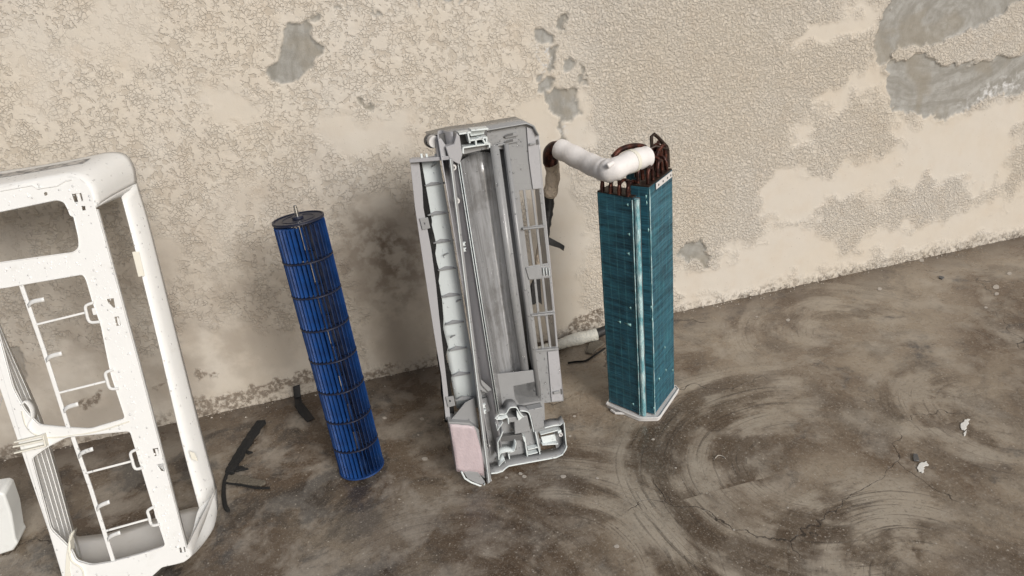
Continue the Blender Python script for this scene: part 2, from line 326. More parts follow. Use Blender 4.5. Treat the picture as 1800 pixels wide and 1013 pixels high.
p0c = at(1668, 40, 0.0); dxw = t.math('SUBTRACT', t.n('SeparateXYZ', {0: o}).outputs[0], float(p0c[0])); dzw = t.math('SUBTRACT', t.n('SeparateXYZ', {0: o}).outputs[2], float(p0c[2]))
rw = t.math('ADD', t.math('SQRT', t.math('ADD', t.math('MULTIPLY', t.math('MULTIPLY', dxw, dxw), .45), t.math('MULTIPLY', dzw, dzw))), t.math('MULTIPLY', t.noise(o, 9, 3), .05))
sm_ = t.noise(t.n('CombineXYZ', {0: t.math('MULTIPLY', rw, 42.0), 1: t.math('ARCTAN2', dzw, dxw), 2: 0.0}), 1, 5, .62)
cemc = t.mix(t.rng(sm_, .30, .70), (.235, .225, .200), (.365, .360, .340))
cemc = t.mix(t.rng(t.noise(o, 34, 6, .75), .40, .65, 0, .6), cemc, (.20, .19, .165))
cemc = t.mix(t.rng(t.noise(o, 5, 3, .6, .4), .50, .60, 0, .5), cemc, (.25, .22, .17))
c = t.mix(ac, c, cemc)
c = t.mix(t.math('MULTIPLY', ach, t.rng(t.noise(o, 60, 4, .7), .48, .66)), c, (.58, .58, .58))
c = t.mix(t.math('MULTIPLY', ap, t.rng(t.noise(o, 80, 4, .7), .40, .55)), c, (.19, .155, .12))
c = t.mix(t.math('MULTIPLY', t.attr('painted_shade'), t.rng(t.noise(o, 8, 5, .6), .34, .60, .10, .60)), c, (.28, .235, .19))
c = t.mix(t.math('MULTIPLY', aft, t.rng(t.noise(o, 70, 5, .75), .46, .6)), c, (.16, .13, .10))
t.set(Base_Color=c, Roughness=.62, Normal=t.bump(hh, .0030, .9))
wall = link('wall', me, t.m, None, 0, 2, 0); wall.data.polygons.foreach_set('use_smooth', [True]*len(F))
tag(wall, 'beige stucco wall with flaked grey cement patches behind the appliance parts', 'wall')

# ---------------------------------------------------------------- floor
fx0, fx1, fy0, fy1 = -6, 7, -7, .03
mb = MB(); n = 60
mb.grid([[(fx0+(fx1-fx0)*i/n, fy0+(fy1-fy0)*j/n, 0) for i in range(n+1)] for j in range(n+1)])
t = NT('trowelled concrete'); o = t.obj(); sep = t.n('SeparateXYZ', {0: o}); ox, oy = sep.outputs[0], sep.outputs[1]
big = t.noise(o, 2.6, 5, .6, .4); mid = t.noise(o, 9, 5, .65, .3); fin = t.noise(o, 55, 5, .7); vf = t.noise(o, 260, 2, .6)
c = t.mix(t.rng(big, .36, .64), (.110, .073, .045), (.29, .238, .178))
c = t.mix(t.math('MULTIPLY', t.rng(mid, .44, .68), .75), c, (.385, .338, .278))
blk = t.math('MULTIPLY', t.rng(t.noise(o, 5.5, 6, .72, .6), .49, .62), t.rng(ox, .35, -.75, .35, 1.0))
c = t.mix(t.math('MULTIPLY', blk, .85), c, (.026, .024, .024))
lng = t.noise(t.n('VectorMath', {0: o, 1: (3.3, 1.7, 0)}, operation='ADD').outputs[0], 7, 5, .7)
c = t.mix(t.math('MULTIPLY', t.rng(lng, .56, .70), .75), c, (.04, .042, .046))
hgt = t.math('MULTIPLY', fin, .5)
swirls = [(1500, 590, .06, .40, .6, 100, 75), (1760, 720, .04, .30, .7, 165, 75), (740, 1130, .1, .44, .5, 60, 55), (980, 1010, .12, .44, .9, 15, 60), (1640, 1030, .03, .32, 1.0, 110, 65), (1120, 700, .10, .24, .4, 200, 80), (1420, 820, .07, .46, .9, 165, 100)]
for k, (px, py, ra, rb, amt, a0, ah) in enumerate(swirls):                         # arcs left by the trowel, each swirl round its own centre
    p = floor_at(px, py)
    dx = t.math('SUBTRACT', ox, float(p[0])); dy = t.math('SUBTRACT', oy, float(p[1]))
    wr = t.math('MULTIPLY', t.math('SUBTRACT', t.noise(o, 2.5, 1), .5), .07)
    rr = t.math('ADD', t.math('SQRT', t.math('ADD', t.math('MULTIPLY', dx, dx), t.math('MULTIPLY', dy, dy))), wr)
    an = t.math('ARCTAN2', dy, dx)
    cv = t.n('CombineXYZ', {0: t.math('MULTIPLY', rr, 1.0), 1: t.math('MULTIPLY', an, .12), 2: k*3.7})
    st = t.noise(t.scale(cv, (150, 9, 1)), 1, 4, .7); band = t.noise(t.scale(cv, (11, 9, 1)), 1, 4, .6)
    msk = t.math('MULTIPLY', t.rng(rr, ra, ra+.06), t.rng(rr, rb, rb-.07)); msk = t.math('MULTIPLY', msk, t.rng(t.noise(t.scale(cv, (2, 7, 1)), 1, 2), .30, .46)); msk = t.math('MULTIPLY', msk, amt); ca = t.math('DIVIDE', t.math('ADD', t.math('MULTIPLY', dx, math.cos(R(a0))), t.math('MULTIPLY', dy, math.sin(R(a0)))), t.math('MAXIMUM', rr, .01)); msk = t.math('MULTIPLY', msk, t.rng(ca, math.cos(R(ah+22)), math.cos(R(ah-22))))
    c = t.mix(t.math('MULTIPLY', msk, t.rng(band, .42, .62, 0, .75)), c, (.40, .352, .285))
    c = t.mix(t.math('MULTIPLY', msk, t.rng(band, .54, .40, 0, .85)), c, (.075, .050, .031))
    c = t.mix(t.math('MULTIPLY', msk, t.rng(st, .48, .34, 0, .70)), c, (.035, .025, .018))
    c = t.mix(t.math('MULTIPLY', msk, t.rng(st, .60, .76, 0, .25)), c, (.36, .33, .29))
    hgt = t.math('ADD', hgt, t.math('MULTIPLY', t.math('MULTIPLY', msk, st), .8))
gr2 = t.noise(o, 130, 4, .75)
c = t.mix(t.rng(fin, .52, .74, 0, .22), c, (.34, .31, .27))
c = t.mix(t.rng(fin, .46, .30, 0, .35), c, (.040, .030, .024))
c = t.mix(t.rng(gr2, .54, .68, 0, .60), c, (.36, .325, .28))
c = t.mix(t.rng(gr2, .46, .32, 0, .45), c, (.030, .023, .018))
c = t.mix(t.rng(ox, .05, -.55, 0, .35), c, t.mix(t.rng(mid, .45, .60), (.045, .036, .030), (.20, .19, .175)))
sp = t.n('TexVoronoi', {'Vector': o, 'Scale': 95, 'Randomness': 1.0}); spc = t.n('SeparateColor', {0: sp.outputs['Color']}).outputs[0]
speck = t.math('MULTIPLY', t.rng(t.math('ADD', sp.outputs['Distance'], t.math('MULTIPLY', vf, .25)), t.mixf(spc, .10, .36), t.mixf(spc, .04, .24)), t.rng(spc, .5, .9))
c = t.mix(t.math('MULTIPLY', speck, .75), c, (.46, .42, .36))
c = t.mix(t.math('MULTIPLY', t.rng(t.noise(o, 300, 2, .5), .60, .72), .55), c, (.40, .352, .285))
ck = t.n('TexVoronoi', {'Vector': t.n('VectorMath', {0: o, 1: t.scale(t.n('TexNoise', {'Vector': o, 'Scale': 7, 'Detail': 5}).outputs['Color'], (.22, .22, 0))}, operation='ADD').outputs[0], 'Scale': 1.9}, feature='DISTANCE_TO_EDGE').outputs[0]
crack = t.math('MULTIPLY', t.rng(ck, .0035, .0008), t.rng(t.noise(o, 3, 2), .50, .58))
c = t.mix(t.math('MULTIPLY', crack, .8), c, (.02, .015, .012))
wall_band = t.rng(oy, -.16, .0)                                                  # darker brown strip along the wall
c = t.mix(t.math('MULTIPLY', wall_band, t.rng(mid, .3, .6, .25, .65)), c, (.075, .052, .036))
hgt = t.math('ADD', hgt, t.math('MULTIPLY', vf, .35)); hgt = t.math('SUBTRACT', hgt, crack)
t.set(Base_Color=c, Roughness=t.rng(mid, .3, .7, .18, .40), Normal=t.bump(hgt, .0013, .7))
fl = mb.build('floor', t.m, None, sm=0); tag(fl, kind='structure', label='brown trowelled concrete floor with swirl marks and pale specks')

# ---------------------------------------------------------------- white front cover of the air conditioner, leaning back
F1 = Frame((-.841, -.607, .053), 20.4); h = F1.hit
cover = empty('front_cover', F1.P(-.12, 0, 0), 'white plastic front cover frame with empty grid openings, standing on end at the left', 'appliance cover')
UL = -.245
out = [(-.275, h(0, 331)[1]+.004)]+[h(*p) for p in ((0,331),(60,320),(110,311),(135,313),(153,326),(163,345),(167,365),(200,485),(241,635),(327,965),(333,980),(322,988),(307,992),(284,997))]+[(-.12, -.058), (-.20, -.064), (-.233, -.06), (-.233, h(140,958)[1])]
top_v = h(0, 372)[1]
hole1 = [(-.235, top_v), h(0,372), h(100,351), h(113,355), h(120,368), h(124,379), h(130,381), h(139,420), h(139,436), h(130,444), h(0,462), (-.235, h(0,462)[1]+.0)]
hole2 = [(-.2325, h(0,507)[1]+.004), h(0,507), h(146,482), h(152,492), h(163,530), h(178,572), h(190,632), h(196,660), h(221,736), (h(221,736)[0]-.07, h(221,736)[1]-.006), (-.16, h(60,764)[1]+.0), (-.205, h(60,764)[1]+.016), (-.222, h(60,764)[1]+.05), (-.2325, h(60,764)[1]+.10)]
vb = h(60, 764)[1]
hole3 = [h(229,757), h(236,780), h(269,889), h(292,960), h(250,974), h(195,989), h(160,995), h(133,987), h(124,967), (-.2325, h(124,967)[1]+.05), (-.2325, vb-.045), (-.20, vb-.030), (-.16, vb-.018)]
def slot(pts): return [h(*p) for p in pts]
slots = [slot([(125,341),(143,339),(147,354),(130,356)]), slot([(142,362),(150,362),(151,370),(144,371)]), slot([(76,340),(79,337),(83,338),(84,342),(81,345),(77,344)]),
 slot([(186,526),(200,524),(203,541),(199,542),(193,536),(190,534)]), slot([(200,557),(209,556),(213,572),(204,574)]), slot([(267,789),(278,787),(280,801),(271,803)]), slot([(275,817),(288,814),(290,829),(283,829)]), slot([(314,963),(325,961),(327,971),(316,973)]),
 slot([(142,389),(144,388),(145,390),(143,391)])]
plate(F1, 'face_frame', rnd(out, .006), [rnd(x, .008) for x in (hole1, hole2, hole3)]+slots, 0, .004, M['white'], cover, .0006)
for q in ([(133,341),(139,340),(143,354),(137,355)], [(205,560),(209,560),(211,571),(207,571)], [(272,790),(276,790),(279,801),(275,802)], [(318,963),(322,962),(324,971),(320,972)]):    # small webs inside the slots
    MB().prism([F1.P(*h(*p), -.0034) for p in q], F1.W*.002).build('clip_web', M['white'], cover)
# raised lips around the openings
def lip(name, pts, hgt_=.006, rad=.0013, mat='white', close=False):
    P = [F1.P(*p, -hgt_*.1+.0006) for p in rnd(pts, .008)] if close else [F1.P(*p, .0008) for p in pts]
    if close: P.append(P[0])
    return MB().tube(P, rad, 8).build(name, M[mat], cover)
lip('opening_lip', hole1, close=True); lip('opening_lip', hole2, close=True); lip('opening_lip', hole3, close=True)
# flange behind the right stile edge and inner flange of the openings
def flange(name, pts, w0, w1, mat, th=.002, closed=False):
    pts = list(pts)+([pts[0]] if closed else [])
    return MB().grid([[F1.P(*p, w0) for p in pts], [F1.P(*p, w1) for p in pts]]).build(name, M[mat], cover, thick=th)
flange('stile_flange', [h(168,368), h(241,637), h(326,963)], -.004, -.016, 'white')
flange('opening_flange', rnd(hole1, .008), -.004, -.012, 'white', .0015, True)
flange('opening_flange', rnd(hole2, .008), -.004, -.010, 'white', .0015, True)
flange('opening_flange', rnd(hole3, .008), -.004, -.010, 'white', .0015, True)
# shell: top cap, bottom cap, right long band, left side wall
DB = -.17
bk = lambda px, py, w_=DB: F1.hit(px, py, w_)
def cap(name, A, Bp, wa, wb, bulge, mat, nn=10, hold=None):
    rows = []
    for k in range(nn+1):
        s_ = k/nn; row = []
        for a, b in zip(A, Bp):
            a, b = np.array(a), np.array(b); e = s_**.80 if bulge else s_
            row.append(F1.P(*(a+(b-a)*e), wa+(wb-wa)*s_))
        rows.append(row)
    return rows
fa = [(-.30, h(0,331)[1]+.008), (-.20, h(0,331)[1]+.004), h(0,331), h(60,320), h(110,311), h(135,313), h(153,326), h(163,345), h(167,365)]
ba = [(-.33, bk(0,302)[1]+.004), (-.24, bk(0,302)[1]+.002), bk(0,302), bk(80,290), bk(150,277), bk(195,268), bk(222,273), bk(236,295), bk(240,322)]
fa = [np.array(x) for x in fa]; ba = [np.array(x) for x in ba]
fa = catmull([(*x, 0) for x in fa], 4); ba = catmull([(*x, 0) for x in ba], 4); fa = [x[:2] for x in fa]; ba = [x[:2] for x in ba]
rows = cap('top_cap', fa, ba, -.001, DB, True, 'white')
top_cap = MB().grid(rows).build('top_cap', M['white'], cover, thick=.0025, sm=50)
# printed sticker lying on the cap
def capP(i, s_): a, b = fa[i], ba[i]; e = s_**.80; return F1.P(*(a+(b-a)*e), -.001+(DB+.001)*s_)+F1.V*.0022
MB().grid([[capP(i, s_) for i in range(3, 19)] for s_ in (.42, .56, .70)]).build('sticker', M['sticker'], top_cap, sm=50)
# long oval boss on the front of the cap
bo = [F1.px(*p, -.004) for p in ((62,327),(72,322),(90,317),(106,316),(110,320),(98,326),(80,330),(66,331))]
MB().tube(bo+[bo[0]], .0018, 8).build('oval_rim', M['white'], cover)
MB().tube([F1.px(*p, .001) for p in ((0,336),(56,326),(66,332),(100,327),(116,318),(126,316))], .0014, 8).build('ridge', M['white'], cover)
# band down the right side (back part of the shell), bowed at the corners
band_b = [ba[-1], np.array(bk(262,395)), np.array(bk(307,575)), np.array(bk(350,745)), np.array(bk(380,858))]
band_f = [np.array(F1.hit(213,345,-.115)), np.array(F1.hit(238,440,-.115)), np.array(F1.hit(278,602,-.115)), np.array(F1.hit(318,772,-.115)), np.array(F1.hit(350,893,-.115))]
bb = [x[:2] for x in catmull([(*x, 0) for x in band_b], 6)]; bf_ = [x[:2] for x in catmull([(*x, 0) for x in band_f], 6)]
rows = [[F1.P(*b, DB) for b in bb], [F1.P(*(b+(a-b)*.18+np.array([.003, 0])), DB+.012) for a, b in zip(bf_, bb)], [F1.P(*(b+(a-b)*.6+np.array([.004, 0])), DB+.034) for a, b in zip(bf_, bb)], [F1.P(*a, -.115) for a in bf_]]
band = MB().grid(rows).build('side_band', M['white'], cover, thick=.003, sm=60)
for q in ([(232,443),(244,442),(254,485),(243,487)], [(332,793),(342,797),(348,811),(337,808)]):
    MB().prism([F1.px(*p, -.108) for p in q], -F1.W*.002).build('catch', M['cream'], cover, .0005)
# piece joining cap and band at the corner
cor = [fa[-1], ba[-1]]
colA, colB = [], []
for k in range(11):
    s_ = k/10; wv = -.001+(DB+.001)*s_; sb = (.115-.001)/(.17-.001)
    colA.append(F1.P(*(fa[-1]+(ba[-1]-fa[-1])*s_**.80), wv))
    colB.append(F1.P(*(fa[-1]+(bf_[0]+np.array([.001, .0])-fa[-1])*(s_/sb)), wv) if s_ <= sb else F1.P(*(bf_[0]+(bb[0]-np.array([0, .004])-bf_[0])*((s_-sb)/(1-sb))), wv))
MB().grid([colA, [a_*.5+b_*.5+F1.U*.001 for a_, b_ in zip(colA, colB)], colB]).build('corner_web', M['white'], cover, thick=.0025, sm=60)
# bottom cap with chamfered corner
fb_ = [(-.245, -.060), (-.18, -.064), (-.12, -.058)]+[h(284,997), h(307,992), h(322,988), h(333,980), h(327,965)]
bb_ = [(-.262, -.012), (-.20, -.020), (-.12, -.022)]+[bk(255,940), bk(300,935), bk(338,925), bk(368,905), bk(380,858)]
bb_ = [tuple(bk(105,935)), tuple(bk(140,944)), tuple(bk(190,938)), tuple(bk(300,903)), tuple(bk(335,894)), tuple(bk(362,889)), tuple(bk(374,880)), tuple(band_b[-1])]
rows = cap('bottom_cap', [np.array(x) for x in fb_], [np.array(x) for x in bb_], -.001, DB, False, 'white', 8)
MB().grid(rows).build('bottom_cap', M['white_in'], cover, thick=.003, sm=60)
crn = [[F1.P(*h(327,965), -.001), F1.P(*h(333,978), -.001), F1.P(*h(322,988), -.001)], [F1.px(340,930,-.06), F1.px(352,958,-.065), F1.px(338,974,-.06)], [F1.px(350,893,-.115), F1.px(374,925,-.12), F1.px(362,942,-.12)], [F1.P(*bb[-1], DB), F1.px(382,895,DB), F1.px(374,922,DB)]]
crn = [catmull(r_, 4) for r_ in crn]; crn = [list(x) for x in zip(*[catmull([r_[k] for r_ in crn], 4) for k in range(len(crn[0]))])]
MB().grid(crn).build('corner_panel', M['white'], cover, thick=.003, sm=80)
# left side wall of the shell with louvre ridges
lw0 = [h(-60,440)]+[h(0,640), h(55,828), h(110,1010), h(124,1060)]
lwb = [F1.hit(-60,410,-.115), F1.hit(0,572,-.115), F1.hit(75,742,-.115), F1.hit(131,938,-.115), F1.hit(150,1000,-.115)]
A_ = [x[:2] for x in catmull([(*x, 0) for x in lw0], 6)]; B_ = [x[:2] for x in catmull([(*x, 0) for x in lwb], 6)]
lw = MB().grid([[F1.P(*(a+(b-a)*s_), -.115*s_) for a, b in zip(A_, B_)] for s_ in (0, .25, .5, .75, 1)]).build('side_wall', M['white'], cover, thick=.003)
for s_ in (.16, .34, .52, .70, .86):
    MB().tube([F1.P(*(a+(b-a)*s_)+np.array([.0018, 0]), -.115*s_) for a, b in zip(A_, B_)], .0009, 6).build('louvre_ridge', M['white'], lw)
for (p, q) in (((19,636),(0,682)), ((76,800),(58,860)), ((100,868),(82,935)), ((0,700),(-8,730))):
    MB().tube([F1.P(F1.hit(*p, -.10)[0]+.004, F1.hit(*p, -.10)[1], -.10), F1.P(F1.hit(*q, -.02)[0]+.004, F1.hit(*q, -.02)[1], -.02)], .0009, 6).build('diagonal_ridge', M['white'], lw)
# thin ribs of the grid
def frib(pts, wd=.0052, th=.004, w_=-.004, name='rib', mat='white'):
    m = MB()
    for a, b in zip(pts[:-1], pts[1:]): m.bar(F1.px(*a, w_), F1.px(*b, w_), wd, th, F1.W)
    return m.build(name, M[mat], cover, .0008)
frib([(36,497),(76,612),(121,754)], .0075); frib([(128,768),(160,860),(200,988)], .0075)
for a, b in (((63,571),(153,549)), ((103,691),(188,670)), ((150,832),(231,811)), ((184,934),(263,912))): frib([a, b], .0042)
frib([(0,596),(-30,604)], .004)
for a, c2 in (((49,537),(77,525)), ((81,633),(108,620)), ((112,722),(137,709)), ((138,802),(163,788)), ((170,895),(192,881)), ((189,948),(211,935))):   # curled tabs standing off the rib
    p0 = F1.px(*a, -.002); p3 = F1.px(*c2, .012); mid1 = p0+(p3-p0)*.35+F1.V*.004+F1.W*.003
    m = MB(); up_ = F1.V*.008
    pts = catmull([p0, mid1, p3], 4); m.grid([[x-up_*.7 for x in pts], [x+up_*.3 for x in pts]])
    m.build('tab', M['white'], cover, thick=.0018)
for q in ([(165,532),(151,538),(152,550),(158,566),(176,566)], [(199,650),(186,656),(188,668),(194,683),(209,683)], [(243,789),(230,796),(232,808),(238,824),(252,822)], [(272,890),(260,898),(262,908),(267,923),(281,922)]):   # hinge loops on the stile
    MB().tube(catmull([F1.px(*p, .002) for p in q], 4), .0030, 8).build('hinge_loop', M['white'], cover)
    cx_, cy_ = q[2]; MB().box(F1.px(cx_+10, cy_-8, -.003), F1.U*.008, F1.V*-.014, F1.W*.004).build('hinge_pin', M['white'], cover, .0008)
# divider arm swinging to the side wall, with its boxed clip
arm = [F1.px(*p, -.004) for p in ((229,740),(170,758),(100,768),(66,764),(48,748),(40,722))]
m = MB(); cr_ = catmull(arm, 5); m.grid([[p+F1.W*.005 for p in cr_], [p-F1.W*.014 for p in cr_]]); m.build('divider_arm', M['cream'], cover, thick=.003, sm=60)
MB().grid([[p+F1.W*.004 for p in catmull([F1.px(*q, 0) for q in ((38,712),(44,706),(54,718),(56,735),(50,750),(60,762))], 4)], [p-F1.W*.02 for p in catmull([F1.px(*q, 0) for q in ((38,712),(44,706),(54,718),(56,735),(50,750),(60,762))], 4)]]).build('curled_bracket', M['white'], cover, thick=.002)
m = MB()
for a, b in (((28,776),(80,764)), ((26,784),(82,772)), ((28,795),(83,782))): m.bar(F1.px(*a, .004), F1.px(*b, .004), .003, .018, F1.W)
m.bar(F1.px(83,783,.004), F1.px(78,762,.004), .003, .018, F1.W)
m.build('boxed_clip', M['cream'], cover, .0006)
m = MB(); cr_ = catmull([F1.px(*q, -.002) for q in ((128,935),(122,960),(128,985),(146,1000),(150,1030))], 5); m.grid([[p+F1.W*.006 for p in cr_], [p-F1.W*.02 for p in cr_]]); m.build('curled_bracket', M['cream'], cover, thick=.002, sm=60)
MB().prism([F1.px(*p, .002) for p in ((112,1040),(116,975),(122,940),(124,960),(122,1000),(128,1040))], -F1.W*.02).build('gusset', M['cream'], cover, .0006)
# water drops on the face
def drops(fr, spots, parent, rmin=.0008, rmax=.0024, mat='water'):
    m = MB()
    for (p, nrm) in spots:
        r_ = rmin+(rmax-rmin)*random.random()**3; nrm = np.array(nrm); a = np.cross(nrm, [.3, .9, .2]); a /= np.linalg.norm(a); b = np.cross(nrm, a); el = random.uniform(1, 1.35); vs_ = []
        for i in range(4):
            ph = math.pi/2*i/4
            for k in range(8): th_ = 2*math.pi*k/8; vs_.append(p+r_*(math.cos(ph)*(math.cos(th_)*a+math.sin(th_)*b*el)+.55*math.sin(ph)*nrm))
        vs_.append(p+r_*.55*nrm)
        m.add(vs_, [(i*8+k, i*8+(k+1) % 8, (i+1)*8+(k+1) % 8, (i+1)*8+k) for i in range(3) for k in range(8)]+[(24+k, 24+(k+1) % 8, 32) for k in range(8)])
    o_ = m.build('water_drops', M[mat], parent, sm=80); o_['kind'] = 'stuff'; return o_
def inpoly(p, poly):
    x, y = p; r_ = False
    for i in range(len(poly)):
        a, b = poly[i], poly[i-1]
        if (a[1] > y) != (b[1] > y) and x < (b[0]-a[0])*(y-a[1])/(b[1]-a[1])+a[0]: r_ = not r_
    return r_
reg = [[(170,440),(200,500),(322,965),(300,975),(240,770),(180,560),(150,475)], [(0,470),(140,448),(150,475),(0,500)], [(0,340),(120,320),(150,330),(160,420),(140,400),(120,352),(0,370)]]
sp_ = []
for poly, cnt in zip(reg, (230, 70, 50)):
    xs = [p[0] for p in poly]; ys = [p[1] for p in poly]; k = 0
    while k < cnt:
        q = (random.uniform(min(xs), max(xs)), random.uniform(min(ys), max(ys)))
        if inpoly(q, poly): sp_.append((F1.px(*q, .0001), F1.W)); k += 1
drops(F1, sp_, cover, mat='wet_white')

# ---------------------------------------------------------------- pale panel cut by the left edge of the photograph
FP = Frame((-1.25, -.40, 0), 0)
panel = empty('appliance_cover', FP.P(-.12, 0, -.02), 'white rounded plastic panel end standing on the floor at the far lower left', 'appliance cover')
q = [FP.hit(*p) for p in ((36,962),(28,974),(0,986))]; vv = FP.hit(0, 868)[1]
prof = [(-.30, .0), (q[2][0], .0), (-.012, .004), (.004, .02), (.004, .035), FP.hit(20,905), FP.hit(8,870), (FP.hit(0,866)[0], vv+.002), (-.30, vv+.02)]
body = MB().prism([FP.P(*p, 0) for p in prof], -FP.W*.055).build('shell', M['panel'], panel, .006, 3)
MB().prism([FP.P(*p, .004) for p in ((-.28, .01), (-.05, .01), (-.055, vv-.01), (-.28, vv-.005))], -FP.W*.0055).build('inset_face', M['panel'], panel, .002)

# ---------------------------------------------------------------- blue cross-flow fan, standing upright
FR, FH, NB = .0540, .632, 33; fc = floor_at(638, 826); fc = np.array([fc[0]-.001, fc[1]+.006, 0])
fan = empty('blower_wheel', fc, 'dark blue cylindrical blower wheel standing between white cover and grey chassis', 'fan')
nseg = 8; sh = (FH-.006)/nseg
def ringmesh(z0, z1, r1, r2, seg=64, c=fc):
    m = MB(); vs_ = []
    for k in range(seg):
        t_ = 2*math.pi*k/seg; d = np.array([math.cos(t_), math.sin(t_), 0])
        vs_ += [c+d*r1+[0, 0, z0], c+d*r2+[0, 0, z0], c+d*r2+[0, 0, z1], c+d*r1+[0, 0, z1]]
    fs = [(4*k+j, 4*k+(j+1) % 4, 4*((k+1) % seg)+(j+1) % 4, 4*((k+1) % seg)+j) for k in range(seg) for j in range(4)]
    return m.add(vs_, fs)
def blades():
    m = MB()
    for k in range(NB):
        t_ = 2*math.pi*k/NB+random.uniform(-.012, .012); rows = []
        for z_ in (.001, sh-.003):
            rows.append([fc+np.array([r_*math.cos(t_+a_), r_*math.sin(t_+a_), z_]) for r_, a_ in ((FR-.0004, .0), (FR-.0055, .060), (FR-.0120, .105), (FR-.0210, .125))])
        a, b = rows; out_ = [p for p in a]; th_ = .0009
        def off(row):
            r2 = []
            for i, p in enumerate(row):
                d = row[min(i+1, 3)]-row[max(i-1, 0)]; d /= np.linalg.norm(d); r2.append(p+np.array([-d[1], d[0], 0])*th_*(1 if 0 < i < 3 else .5))
            return r2
        a2, b2 = off(a), off(b); loop0 = a+a2[::-1]; loop1 = b+b2[::-1]; nn = len(loop0)
        m.add(loop0+loop1, [(i, (i+1) % nn, nn+(i+1) % nn, nn+i) for i in range(nn)]+[tuple(range(nn)), tuple(range(nn, 2*nn))[::-1]])
    return m
sec0 = blades().build('blade_section', M['blue'], fan, sm=60)
ring0 = ringmesh(sh-.003, sh, FR-.012, FR+.0006).build('ring', M['navy'], fan, .0004, 1)
for k in range(1, nseg):
    s_ = sec0.copy(); C.objects.link(s_); s_.parent = fan; s_.location = (0, 0, k*sh); s_.rotation_euler = (0, 0, .085*k+.03*(k % 2))
    if k < nseg-1: s2 = ring0.copy(); C.objects.link(s2); s2.parent = fan; s2.location = (0, 0, k*sh)
ringmesh(0, .0035, .0, FR+.0008).build('end_disc', M['blue'], fan, .0004, 1)
cap_ = ringmesh(FH-.0035, FH, .0, FR+.0008).build('end_cap', M['navy'], fan, .0008)
ringmesh(FH+.0002, FH+.0012, FR*.60, FR*.64).build('cap_ridge', M['navy'], cap_, .0006); ringmesh(FH+.0002, FH+.0022, FR*.94, FR+.0004).build('cap_rim', M['navy'], cap_, .0006)
ringmesh(FH+.0002, FH+.006, .0, .012).build('hub', M['navy'], cap_, .001)
MB().tube([fc+[0, 0, FH+.004], fc+[0, 0, FH+.020], fc+[0, 0, FH+.0285], fc+[0, 0, FH+.030]], [.0042, .0042, .0042, .003], 16).build('shaft', M['steel'], fan)
for k in range(nseg):                                                       # balance clips seen between the blades
    z_ = k*sh+sh*.18
    MB().prism([fc+np.array([FR*.62*math.cos(a_), FR*.62*math.sin(a_), z_+dz]) for a_, dz in ((-2.2, 0), (-1.7, 0), (-1.7, .014), (-2.2, .006))], (.0, .002, 0)).build('inner_clip', M['navy'], fan)

tgt = at(526, 393, fc[1]+.058); ax = Vector((tgt-fc).tolist()); fan.rotation_mode = 'QUATERNION'; fan.rotation_quaternion = Vector((0, 0, 1)).rotation_difference(ax); fan.location.z = FR*math.sin(ax.angle(Vector((0, 0, 1))))
# ---------------------------------------------------------------- grey chassis of the indoor unit, standing on end
F2 = Frame((-.188, -.563, 0), 4.5); g = F2.hit
ch = empty('unit_chassis', F2.P(.08, 0, -.08), 'grey plastic chassis on end with curved trough, pink foil tape and slotted grille', 'appliance chassis')
def U(px, py, w_): return F2.hit(px, py, w_)[0]
def strip(name, pts, v0, v1, mat, th=.0022, parent=None, sm=40, nv=2, taper=0.0, sub=1):  # long sheet: cross-section pts (u, w) run from v0 to v1
    rows = []
    for k in range(nv):
        v = v0+(v1-v0)*k/(nv-1); rows.append([F2.P(u_+taper*(v-.45)*u_, v, w_) for u_, w_ in pts])
    return MB().grid(rows).build(name, M[mat], parent or ch, thick=th, sm=sm)
VT, VB = .742, .185
rowp = lambda lst: [(U(px, py, w_), w_) for px, py, w_ in lst]
# left flap
fl_pts = lambda lst, w_: [F2.hit(*p, w_) for p in lst]
plate(F2, 'side_flap', fl_pts([(721,281),(736,281),(742,330),(744,366),(758,440),(766,500),(772,560),(779,620),(787,690),(792,742),(784,738),(776,660),(764,590),(752,513),(741,440),(730,366)], -.030), [], -.030, .003, M['lilac'], ch)
plate(F2, 'flap_catch', fl_pts([(738,385),(752,383),(756,401),(743,404)], -.026), [fl_pts([(744,392),(747,391),(748,395),(745,396)], -.026)], -.026, .003, M['grey'], ch)
plate(F2, 'flap_catch', fl_pts([(784,699),(797,697),(800,713),(788,716)], -.026), [fl_pts([(789,704),(792,703),(793,707),(790,708)], -.026)], -.026, .003, M['grey'], ch)
# ragged black foam strip
L_, R_ = [], []
for k in range(29):
    y_ = 281+(742-281)*k/28; xl = 735+(786-735)*k/28+1.5*math.sin(k*1.7); xr = xl+9+1.5*math.sin(k*2.3)+2*random.random(); L_.append(F2.hit(xl-3, y_, -.045)); R_.append(F2.hit(xr+3, y_, -.045))
plate(F2, 'foam_strip', L_+R_[::-1], [], -.045, .006, M['foam'], ch, .001)
